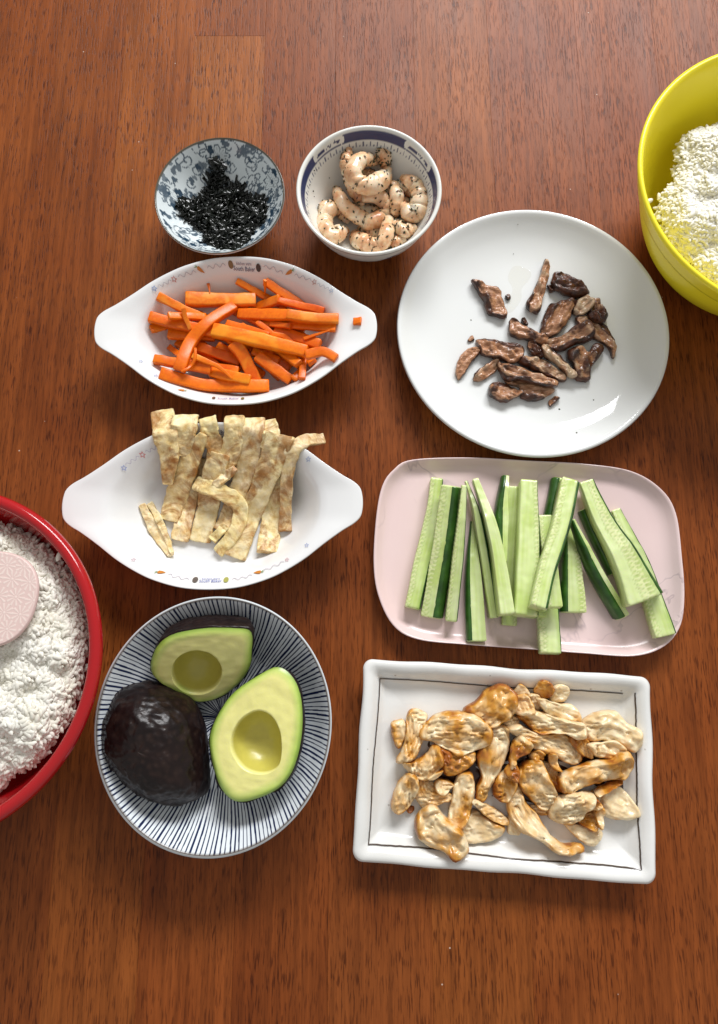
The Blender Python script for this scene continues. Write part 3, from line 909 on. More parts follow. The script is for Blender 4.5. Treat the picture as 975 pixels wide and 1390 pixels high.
def sweep(C, W, T, sect, twist=0.0, end_round=0.35):
    """sweep a cross-section (unit width -.5...5, unit height 0..1) along C; closed, with eased ends"""
    n = len(C)
    tg = np.gradient(C, axis=0)
    tg /= np.linalg.norm(tg, axis=1)[:, None]
    N = np.stack([-tg[:, 1], tg[:, 0], 0 * tg[:, 0]], -1)
    N /= np.linalg.norm(N, axis=1)[:, None]
    B = np.cross(tg, N)
    if twist:
        a = np.linspace(-twist, twist, n)[:, None]
        N, B = N * np.cos(a) + B * np.sin(a), B * np.cos(a) - N * np.sin(a)
    m = len(sect)
    rings = []
    def ring(i, sc, push):
        c = C[i] + tg[i] * push + B[i] * T[i] * 0.5 * (1 - sc)
        rings.append(c + np.outer(sect[:, 0] * W[i] * sc, N[i]) + np.outer(sect[:, 1] * T[i] * sc, B[i]))
    er = end_round * min(W[0], T[0]) * 0.3
    ring(0, 0.05, -er * 1.05); ring(0, 0.6, -er); ring(0, 0.90, -er * 0.8)
    for i in range(n): ring(i, 1.0, 0)
    er = end_round * min(W[-1], T[-1]) * 0.3
    ring(n - 1, 0.90, er * 0.8); ring(n - 1, 0.6, er); ring(n - 1, 0.05, er * 1.05)
    return np.vstack(rings), grid_faces(m, n + 6)[:, ::-1]

def rsect(bev=0.16, k=3):
    P = []
    for (cx, cy, a0) in ((0.5 - bev, bev, -90), (0.5 - bev, 1 - bev, 0), (-0.5 + bev, 1 - bev, 90), (-0.5 + bev, bev, 180)):
        for a in np.radians(np.linspace(a0, a0 + 90, k)): P.append((cx + bev * math.cos(a), cy + bev * math.sin(a)))
    return np.array(P)

def put_mesh(name, V, F, m, label, category, group, parent=None, col=None, props=True):
    """mesh whose origin sits at the foot of the piece"""
    o0 = np.array([V[:, 0].mean(), V[:, 1].mean(), V[:, 2].min()])
    o = link(name, np_mesh(name, V - o0, F, m, col), parent, o0)
    if props: tag(o, label, category, group)
    return o

SC = 0.586 / FPX                                      # metres per photo pixel near the middle of the table

# --- carrot sticks
zc = zoomed(190, 365, 3.145)
carrots = [
 ([(110, 215), (300, 350)], 44, "carrot stick low at the left end, beneath the arching curved one"), ([(300, 400), (500, 430)], 44, "carrot stick in the lower layer at left centre, under the tapering sliver"), ([(640, 280), (740, 400)], 40, "carrot stick in the lower layer at the centre, under the broad long one"), ([(260, 260), (560, 330)], 46, "carrot stick at upper left under the arching curved one"), ([(450, 300), (600, 460)], 44, "carrot stick low at the right, under the blunt thick one"), ([(480, 210), (700, 260)], 44, "carrot stick low along the front, behind the longest one"),
 ([(150, 290), (330, 420)], 50, "carrot stick at the back centre, under the pinkish one"), ([(330, 330), (520, 460)], 52, "carrot stick deep at the left, only its side showing"), ([(420, 250), (640, 420)], 54, "carrot stick low at the front, right behind the longest one"), ([(250, 200), (450, 330)], 54, "carrot stick low at the far right beneath the twisted piece"),
 ([(560, 200), (740, 330)], 50, "carrot stick deep at the centre, crossing under the broad long one"), ([(150, 400), (420, 440)], 50, "carrot stick sloping low right of the wide front one"), ([(390, 160), (560, 240)], 54, "carrot stick deep at right of the centre under the pale topped one"),
 ([(42, 256), (112, 238)], 34, "short carrot stub poking out low at the left edge of the carrot pile"),
 ([(115, 262), (322, 300)], 48, "carrot stick below the left tip stick, running right"),
 ([(118, 318), (205, 395)], 28, "carrot stick poking out at the lower left under the curved one"),
 ([(240, 330), (425, 392)], 48, "carrot stick running diagonally low left of the wide front one"),
 ([(480, 350), (590, 392)], 42, "carrot stick with a square end low right of the wide front one"),
 ([(500, 370), (642, 472)], 48, "carrot stick sloping down to the lower right end of the pile"),
 ([(300, 440), (470, 470)], 44, "carrot stick behind the longest one, left of the wide front one"),
 ([(600, 215), (800, 245)], 40, "carrot stick at the back right, under the dark orange one"),
 ([(580, 262), (770, 322)], 50, "thick blunt carrot stick on the right side under the long ones"),
 ([(640, 235), (835, 250)], 34, "carrot stick whose end juts out furthest right"),
 ([(60, 385), (300, 422)], 44, "carrot stick with rounded yellow end at the lower left of the pile"),
 ([(220, 365), (330, 410), (390, 462)], 26, "tapering carrot sliver pointing down in the middle left of the pile"),
 ([(700, 282), (812, 270)], 15, "thin carrot sliver on the right rim side of the pile"),
 ([(560, 230), (645, 241)], 26, "small carrot stick end right of the pile's middle"),
 ([(615, 365), (665, 395), (690, 430), (655, 470)], 34, "bent carrot piece curled at the lower right of the pile"),
 ([(700, 365), (690, 470)], 30, "carrot stick upright at the far right front corner"),
 ([(410, 48), (620, 155)], 30, "carrot stick leaning on the back wall just left of centre"),
 ([(535, 55), (695, 155)], 40, "carrot stick leaning on the back wall right of centre"),
 ([(536, 32), (535, 112)], 14, "thin upright carrot sliver at the back of the pile"),
 ([(78, 120), (185, 172), (270, 205)], 36, "carrot stick at the upper left of the pile with a pale cut edge"),
 ([(40, 205), (180, 238), (320, 272)], 48, "long carrot stick whose square end forms the left tip of the pile"),
 ([(115, 198), (275, 203)], 34, "carrot stick lying level on top of the left tip stick"),
 ([(480, 137), (602, 125)], 42, "carrot stick butting the right end of the pinkish top stick"),
 ([(600, 178), (785, 176)], 32, "dark orange carrot stick behind the right hand pair"),
 ([(425, 185), (560, 196), (690, 205)], 50, "broad carrot stick right of centre below the back row"),
 ([(628, 192), (740, 208), (845, 210)], 46, "carrot stick with washed out pale top reaching to the right"),
 ([(195, 125), (340, 130), (490, 132)], 62, "thick pinkish carrot stick lying level across the top of the pile"),
 ([(500, 225), (600, 300)], 26, "carrot stick slanting low right of the centre"),
 ([(590, 340), (680, 405)], 40, "pale striped carrot stick sloping down at the lower right"),
 ([(560, 270), (620, 285), (660, 325)], 20, "thin curved carrot shred right of the pile's centre"),
 ([(370, 225), (550, 278)], 28, "slim carrot stick just above the broad central one"),
 ([(315, 262), (500, 300), (710, 350)], 60, "broad long carrot stick running across the middle of the pile"),
 ([(710, 370), (780, 352), (838, 380)], 40, "twisted carrot piece with bright yellow end at the right"),
 ([(400, 320), (440, 370), (475, 440), (502, 508)], 60, "wide carrot stick running down to the front wall in the middle"),
 ([(85, 445), (200, 478), (300, 497), (545, 500)], 54, "longest carrot stick lying along the front wall of the dish"),
 ([(400, 160), (295, 225), (215, 310), (165, 430)], 52, "large curved carrot stick arching over the left of the pile"),
 ([(185, 165), (192, 200), (208, 245)], 20, "pale carrot peel hanging across the left sticks"),
 ([(235, 335), (230, 385), (205, 420), (175, 432)], 11, "thin curled carrot thread at the foot of the curved stick"),
 ([(290, 62), (296, 96)], 13, "tiny carrot sliver standing at the upper left back"),
 ([(915, 218), (946, 218)], 32, "tiny carrot cube lying alone on the right ear of the dish"),
]
tints = [(1, 1, 1), (0.92, 0.85, 0.8), (1.06, 1.12, 1.2), (0.97, 0.95, 1.0), (1.05, 1.2, 1.1)]
for k, (pts, w, lab) in enumerate(carrots):
    P = [zc(p) for p in pts]
    wm = w / 3.145 * SC * 0.96
    n = 20
    th = max(0.0022, min(0.0085, wm * 0.62))
    C = lay_path(P, wm, n, rest_line if len(pts) < 4 else (lambda c, w_: drape_line(c, w_, 0.3)), 0.0006)
    s = np.linspace(0, 1, n)
    r = random.Random(k)
    W = wm * (1 + 0.05 * np.sin(s * 5 + k) + r.uniform(-0.12, 0.12) * (s - 0.5))
    T = th * (1 + 0.06 * np.sin(s * 4 + 2 * k))
    if 'taper' in lab or 'sliver' in lab: W = W * (1.1 - 0.8 * s); T = T * (1.0 - 0.6 * s)
    V, F = sweep(C, W, T, rsect(0.13), r.uniform(-0.15, 0.15))
    V += (snoise(V, 130, k)[:, None] * 0.00035)
    o = put_mesh("carrot_stick", V, F, M['carrot'], lab, "carrot stick", "carrot sticks in the oval dish")
    o.color = (*tints[k % 5], 1)
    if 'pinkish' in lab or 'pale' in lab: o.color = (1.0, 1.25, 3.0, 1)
    if 'dark' in lab: o.color = (0.9, 0.75, 0.7, 1)
    stamp(V, F)

# --- omelette strips
ze = zoomed(180, 545, 3.482)
eggs = [
 ([(140, 48), (150, 140), (172, 250), (165, 385)], (100, 108, 80, 42), "omelette strip furthest left at the back, hanging over the rim"),
 ([(250, 70), (240, 150), (238, 250)], (112, 110, 60), "broad browned omelette strip over the back rim, second from left"),
 ([(480, 60), (520, 66), (560, 70)], (40, 46, 40), "dark browned omelette edge showing behind the back rim"),
 ([(355, 82), (372, 170), (420, 255)], (74, 78, 90), "omelette strip over the back rim, third from left"),
 ([(345, 270), (270, 450), (222, 655)], (50, 78, 80), "pale omelette strip partly beneath the mottled left one"),
 ([(415, 250), (375, 420), (318, 660)], (100, 100, 92), "browned omelette strip ending square at the front, left of centre"),
 ([(482, 75), (478, 170), (455, 270), (440, 330)], (85, 85, 90, 60), "creamy omelette strip with brown spots at the centre of the back rim"),
 ([(640, 95), (655, 150), (630, 215)], (70, 75, 55), "short folded omelette piece at the back beneath the long right strip"),
 ([(572, 85), (568, 180), (545, 290), (500, 420), (440, 560), (405, 610)], (100, 92, 92, 88, 75, 60), "long omelette strip with scorched fold at the back, centre right"),
 ([(440, 585), (375, 655)], (42, 40), "small omelette scrap beneath the bent strip at the front"),
 ([(900, 172), (800, 190), (745, 262), (726, 420), (720, 612)], (48, 66, 60, 50, 60), "narrow omelette strip on the far right bending out over the rim"),
 ([(700, 330), (662, 520), (635, 715)], (66, 84, 96), "pale omelette strip ending at the front right"),
 ([(335, 148), (278, 262), (222, 400), (170, 560)], (40, 92, 100, 84), "mottled brown omelette strip lying across the left, pointed at the top"),
 ([(698, 155), (655, 290), (585, 470), (480, 735)], (124, 104, 92, 104), "longest omelette strip running from back right to the front centre"),
 ([(482, 318), (440, 350), (392, 392)], (30, 46, 30), "small curled omelette flap in the middle of the pile"),
 ([(302, 385), (410, 425), (500, 480), (505, 560), (465, 640), (402, 712)], (64, 72, 70, 64, 62, 48), "bent omelette strip lying on top like a hook"),
 ([(38, 482), (90, 580), (180, 730)], (30, 52, 26), "small folded omelette strip lying apart on the left"),
 ([(80, 480), (130, 570), (185, 715)], (26, 30, 16), "narrow fold of omelette along the separate left strip"),
]
for k, (pts, ws, lab) in enumerate(eggs):
    P = [ze(p) for p in pts]
    n = 64
    wm = np.mean(ws) / 3.482 * SC
    C = lay_path(P, wm, n, lambda c, w_: drape_line(c, w_, 0.55), 0.0004)
    s = np.linspace(0, 1, n)
    W = np.interp(s, np.linspace(0, 1, len(ws)), ws) / 3.482 * SC * 1.04
    W = W * (1 + 0.025 * np.sin(s * 23 + k * 3) + 0.02 * np.sin(s * 51 + k))
    T = np.full(n, 0.0036)
    m = 22
    xs = np.linspace(-0.5, 0.5, m)
    top = np.stack([xs[::-1], np.full(m, 1.0)], -1); bot = np.stack([xs, np.full(m, 0.0)], -1)
    top[[0, -1], 1] = 0.8; bot[[0, -1], 1] = 0.2
    V, F = sweep(C, W, T, np.vstack([bot, top]), 0, 0.4)
    nz = 0.0019 * snoise(V * (1, 1, 0.2), 60, k * 3.1) + 0.0010 * snoise(V * (1, 1, 0.2), 210, k * 1.7) + 0.0005 * snoise(V * (1, 1, 0.2), 480, k)
    V[:, 2] += nz + 0.0006
    V[:, :2] += np.stack([0.0007 * snoise(V, 190, k + 50), 0.0007 * snoise(V, 190, k + 90)], -1)
    o = put_mesh("omelette_strip", V, F, M['egg'], lab, "omelette strip", "omelette strips on the oval dish")
    g = 1.0 if 'pale' in lab else 0.92
    o.color = (g, g * (0.98 if k % 2 else 0.95), g * (0.95 if k % 3 else 0.86), 1)
    if 'dark browned' in lab: o.color = (0.45, 0.3, 0.2, 1)
    stamp(V, F)

# --- lumps cut from traced outlines
def lump(name, poly, hgt, m, lab, cat, group, seed, n=40, rings=9, wr=(60, 0.16), fibre=0.0, colfn=None, dome=2.6):
    zz = 0.012
    for _ in range(4):
        O = np.array([at(p[0], p[1], zz + hgt * 0.5)[:2] for p in poly])
        O = catmull(O, n, True)
        c = O.mean(0)
        O = c + (O - c) * (1.13 if name.startswith('chick') else 1.07)
        zz = float(np.percentile(height(*(c + (O - c) * 0.6).T), 70))
    # spine: quadratic fit along the long axis, so curved pieces stay curved
    X = O - c
    u, sv, vt = np.linalg.svd(X, full_matrices=False)
    a, b = X @ vt[0], X @ vt[1]
    co = np.polyfit(a, b, 2)
    lim = max(0.0, 1 - sv[1] / sv[0]) * np.abs(a).max() * 0.9
    sa = np.clip(a, -lim, lim)
    if sv[1] / sv[0] > 0.75: sb = 0 * sa
    else: sb = np.polyval(co, sa)
    S = c + np.outer(sa, vt[0]) + np.outer(sb, vt[1])
    pts, tt, side = [], [], []
    for t in np.linspace(0.0, 1, rings + 1) ** 0.8:
        pts.append(S + (O - S) * t); tt.append(np.full(n, t)); side.append(np.ones(n))
    for t in (0.93, 0.7, 0.3, 0.0):
        pts.append(S + (O - S) * t); tt.append(np.full(n, t)); side.append(np.zeros(n))
    P = np.vstack(pts); t = np.concatenate(tt); top = np.concatenate(side)
    hb = height(P[:, 0], P[:, 1])
    A = np.c_[P - c, np.ones(len(P))]
    pl = np.linalg.lstsq(A, hb, rcond=None)[0]
    g = math.hypot(pl[0], pl[1])
    if g > 0.55: pl[:2] *= 0.55 / g
    base = A @ pl
    res = hb - base
    base = base + max(0.0, np.percentile(res[t < 0.85], 78)) * 0.8
    base = 0.65 * base + 0.35 * np.maximum(hb, base - hgt * 0.7)
    body = np.maximum(0, 1 - t ** dome) ** 0.5
    z = np.where(top > 0, base + hgt * (0.36 + 0.64 * body), base + hgt * (0.30 * t ** 3))
    V = np.c_[P, z]
    Q = np.c_[P, np.zeros(len(P))]
    al = (P - c) @ vt[0]; ac = (P - c) @ vt[1]
    n1 = snoise(Q, wr[0], seed * 3.7)
    n2 = snoise(Q, wr[0] * 2.6, seed * 1.3 + 9)
    if fibre:
        L = np.c_[al * 0.22, ac, 0 * al]
        n3 = snoise(L, fibre, seed * 2.1) * (0.5 + n2)
    else: n3 = 0 * n1
    VQ = np.c_[al * 0.42, ac, 0 * al] * (115 if name.startswith('chick') else 150) + seed * 3.3
    vor = [noise.voronoi(Vector(q))[0] for q in VQ]
    crease = 1 - np.minimum(1, np.array([v_[1] - v_[0] for v_ in vor]) * 2.6)
    n4 = snoise(Q, wr[0] * 5.5, seed * 0.7 + 3)
    d = hgt * (wr[1] * 1.9 * n1 + wr[1] * 1.2 * n2 + wr[1] * 0.7 * n4 + (0.0 if name.startswith('chick') else 0.05) * n3 - (0.05 if name.startswith('chick') else 0.2) * crease)
    V[:, 2] += np.where(top > 0, d * (0.35 + 0.65 * np.minimum(1, 2.2 * (1 - t) + 0.25)), 0)
    nx = snoise(Q, wr[0] * 2.2, seed + 31) ; ny = snoise(Q, wr[0] * 2.2, seed + 77)
    rt = random.Random(seed)
    V[:, 2] += top * hgt * 0.34 * (1 - t ** 4) * (rt.uniform(-1, 1) * ac / max(1e-6, np.abs(ac).max()) + 0.5 * rt.uniform(-1, 1) * al / max(1e-6, np.abs(al).max()))
    jag = 0.0012 if name.startswith('pork') else 0.0008
    V[:, 0] += jag * nx * t; V[:, 1] += jag * ny * t
    F = grid_faces(n, len(pts))
    col = colfn(al / max(1e-6, np.abs(al).max()), ac / max(1e-6, np.abs(ac).max()), t, n1, n2 + 0.0 * crease, top) if colfn else None
    o = put_mesh(name, V, F, m, lab, cat, group, col=col)
    stamp(V, F)
    return o

# --- pork
zp = zoomed(600, 345, 3.9)
# (outline, height mm, char bias, fat bias, label)
porks = [
 ([(560, 170), (588, 165), (600, 190), (575, 200)], 4, .15, .1, "tiny pork scrap touching the dark chunk at the top right"),
 ([(160, 145), (190, 140), (240, 172), (300, 185), (320, 240), (342, 325), (300, 328), (240, 305), (225, 250), (190, 200)], 8, .05, 0, "pork piece lying alone at the upper left of the plate"),
 ([(540, 42), (565, 60), (562, 130), (545, 200), (515, 300), (480, 298), (452, 270), (462, 230), (500, 170), (525, 90)], 9, -.1, .15, "slender upright pork strip at the top centre of the plate"),
 ([(600, 100), (640, 98), (700, 130), (745, 150), (775, 190), (770, 215), (700, 225), (640, 205), (585, 170), (590, 130)], 9, .32, 0, "very dark seared pork chunk at the top right"),
 ([(715, 340), (780, 330), (820, 370), (870, 385), (905, 450), (915, 510), (898, 545), (875, 490), (810, 450), (790, 445), (730, 390)], 7, .05, .25, "long pork strip curling down at the far right"),
 ([(790, 250), (830, 235), (850, 280), (872, 330), (850, 370), (800, 360), (770, 310)], 10, .22, .05, "dark pork chunk at the right edge above the long curled strip"),
 ([(700, 250), (760, 230), (790, 250), (780, 300), (730, 325), (695, 305)], 8, -.3, .9, "round pale lump of pork fat beside the dark right chunk"),
 ([(570, 270), (600, 265), (640, 250), (690, 250), (685, 310), (650, 380), (610, 420), (570, 435), (525, 425), (540, 340)], 9, .10, 0, "squarish pork chunk above the centre of the heap"),
 ([(675, 510), (740, 485), (770, 520), (805, 480), (852, 500), (830, 550), (790, 600), (780, 660), (710, 655), (700, 590), (670, 560)], 9, .15, .3, "jagged pork piece with dark horns at the lower right of the heap"),
 ([(420, 345), (440, 340), (458, 375), (430, 372)], 5, .3, 0, "small charred pork scrap behind the twisted left strip"),
 ([(360, 370), (375, 340), (400, 355), (450, 385), (520, 425), (555, 440), (553, 480), (500, 470), (430, 445), (365, 425)], 9, .05, 0, "twisted pork strip with a black tip left of centre"),
 ([(75, 600), (100, 540), (140, 500), (200, 495), (205, 515), (160, 570), (100, 655), (78, 640)], 7, -.12, 0, "pork slice furthest left with a dark rind"),
 ([(165, 655), (200, 610), (290, 555), (300, 590), (260, 640), (200, 670)], 6, -.15, .2, "small pale pork slice second from the left at the bottom"),
 ([(410, 560), (450, 540), (540, 560), (600, 600), (650, 640), (640, 668), (560, 650), (470, 610), (420, 585)], 8, .0, .55, "fatty golden pork piece in the lower centre of the heap"),
 ([(190, 450), (260, 455), (340, 465), (400, 475), (430, 510), (410, 560), (350, 570), (270, 550), (215, 530), (200, 490)], 9, .04, 0, "thick pork bar at the left of the heap"),
 ([(560, 460), (640, 430), (690, 395), (760, 370), (790, 420), (780, 460), (700, 480), (650, 505), (590, 505), (555, 490)], 10, .17, .15, "glossy browned pork piece right of the centre of the heap"),
 ([(460, 470), (490, 470), (530, 530), (520, 550), (470, 525)], 8, .3, 0, "small reddish charred pork wedge in the middle of the heap"),
 ([(345, 660), (420, 660), (520, 690), (590, 710), (560, 745), (490, 775), (420, 755), (410, 700), (350, 690)], 6, -.22, .1, "pinkish pork slice at the bottom of the heap"),
 ([(525, 490), (560, 495), (620, 540), (690, 610), (703, 650), (660, 645), (600, 580), (540, 545)], 9, -.12, .75, "narrow strip of pale pork fat sloping down right of centre"),
 ([(305, 570), (370, 580), (450, 600), (540, 640), (605, 660), (595, 700), (500, 690), (420, 670), (350, 670), (310, 600)], 10, .10, .25, "wide orange browned pork slice at the lower left of the heap"),
 ([(255, 700), (290, 675), (350, 695), (425, 735), (400, 755), (330, 780), (260, 750)], 8, .02, .05, "pork piece with crimped dark end at the bottom left of the heap"),
 ([(565, 780), (600, 755), (622, 765), (575, 805)], 4, .2, 0, "small brown crescent crumb of pork below the heap"),
 ([(335, 222), (355, 215), (360, 235), (342, 240)], 3, .2, 0, "brown pork crumb beside the upper left piece"),
 ([(137, 450), (163, 432), (172, 455), (150, 465)], 2.5, .05, .3, "greenish brown crumb above the leftmost slice"),
]
for k, (poly, hg, ch, ft, lab) in enumerate(porks):
    def cf(al, ac, t, n1, n2, top, ch=ch, ft=ft, k=k):
        s = 1 if k % 2 else -1
        edge = np.clip((s * ac - 0.30) * 1.2, 0, 0.6) + np.clip((t - 0.82) * 1.8, 0, 0.3)
        r_ = np.clip(0.22 + ch + edge + 0.45 * n1, 0, 1)
        f_ = np.clip(ft + 0.9 * (n2 - 0.15) * (ft > 0) , 0, 1)
        return np.stack([r_, f_, 0 * r_], -1)
    lump("pork_piece" if hg >= 5 else "pork_crumb", [zp(p) for p in poly], hg / 1000, M['pork'], lab, "pork piece" if hg >= 5 else "crumb", "grilled pork pieces on the white plate", k + 2, wr=(110, 0.20), fibre=240, colfn=cf, n=48, rings=12, dome=5.0)

# dark specks scattered over the white plate
def specks(name, parent, pxs, m, size):
    VV, TT = [], []
    for (px, py) in pxs:
        p = at(px, py, 0.008)
        a0 = random.uniform(0, 6)
        b = len(VV)
        z = float(height(p[0], p[1]))
        r = size * random.uniform(0.6, 1.3)
        for q in range(5):
            rr = r * random.uniform(0.6, 1.2)
            VV.append((p[0] + rr * math.cos(a0 + q * 1.257), p[1] + rr * math.sin(a0 + q * 1.257), z + 0.0001))
        VV.append((p[0], p[1], z + 0.0006))
        TT += [(b + q, b + (q + 1) % 5, b + 5) for q in range(5)]
    V = np.array(VV)
    o0 = np.array([V[:, 0].mean(), V[:, 1].mean(), V[:, 2].min()])
    return link(name, np_mesh(name, V - o0, None, m, tri=TT), parent, o0)
o = specks("pepper_specks", None, [(700, 313), (697, 345), (640, 433), (780, 590), (806, 543), (842, 357), (760, 555), (708, 291)], M['herb'], 0.0008)
tag(o, "scattered dark specks of seasoning on the white plate", "crumbs", kind='stuff')
# thin film of oil left of the upright pork strip
def puddle(name, poly, z, m, lab, cat, lift=0.0003, thick=0.0006):
    O = catmull([at(p[0], p[1], z)[:2] for p in poly], 48, True)
    c = O.mean(0)
    rings = []
    for t, h in ((1.0, 0.0), (0.97, 0.6), (0.9, 0.95), (0.6, 1.0), (0.3, 1.0), (0.01, 1.0)):
        Q = c + (O - c) * t
        rings.append(np.c_[Q, height(Q[:, 0], Q[:, 1]) + lift + thick * h])
    V = np.vstack(rings)
    return put_mesh(name, V, grid_faces(48, 6), m, lab, cat, None)
puddle("oil_smear", [zp(p) for p in ((365, 80), (400, 60), (470, 90), (465, 130), (425, 180), (420, 240), (370, 305), (338, 290), (360, 230), (375, 180), (350, 130))], 0.007, M['oil'], "thin smear of pale oil on the white plate between the upper pork pieces", "oil smear", 0.0001, 0.0003)

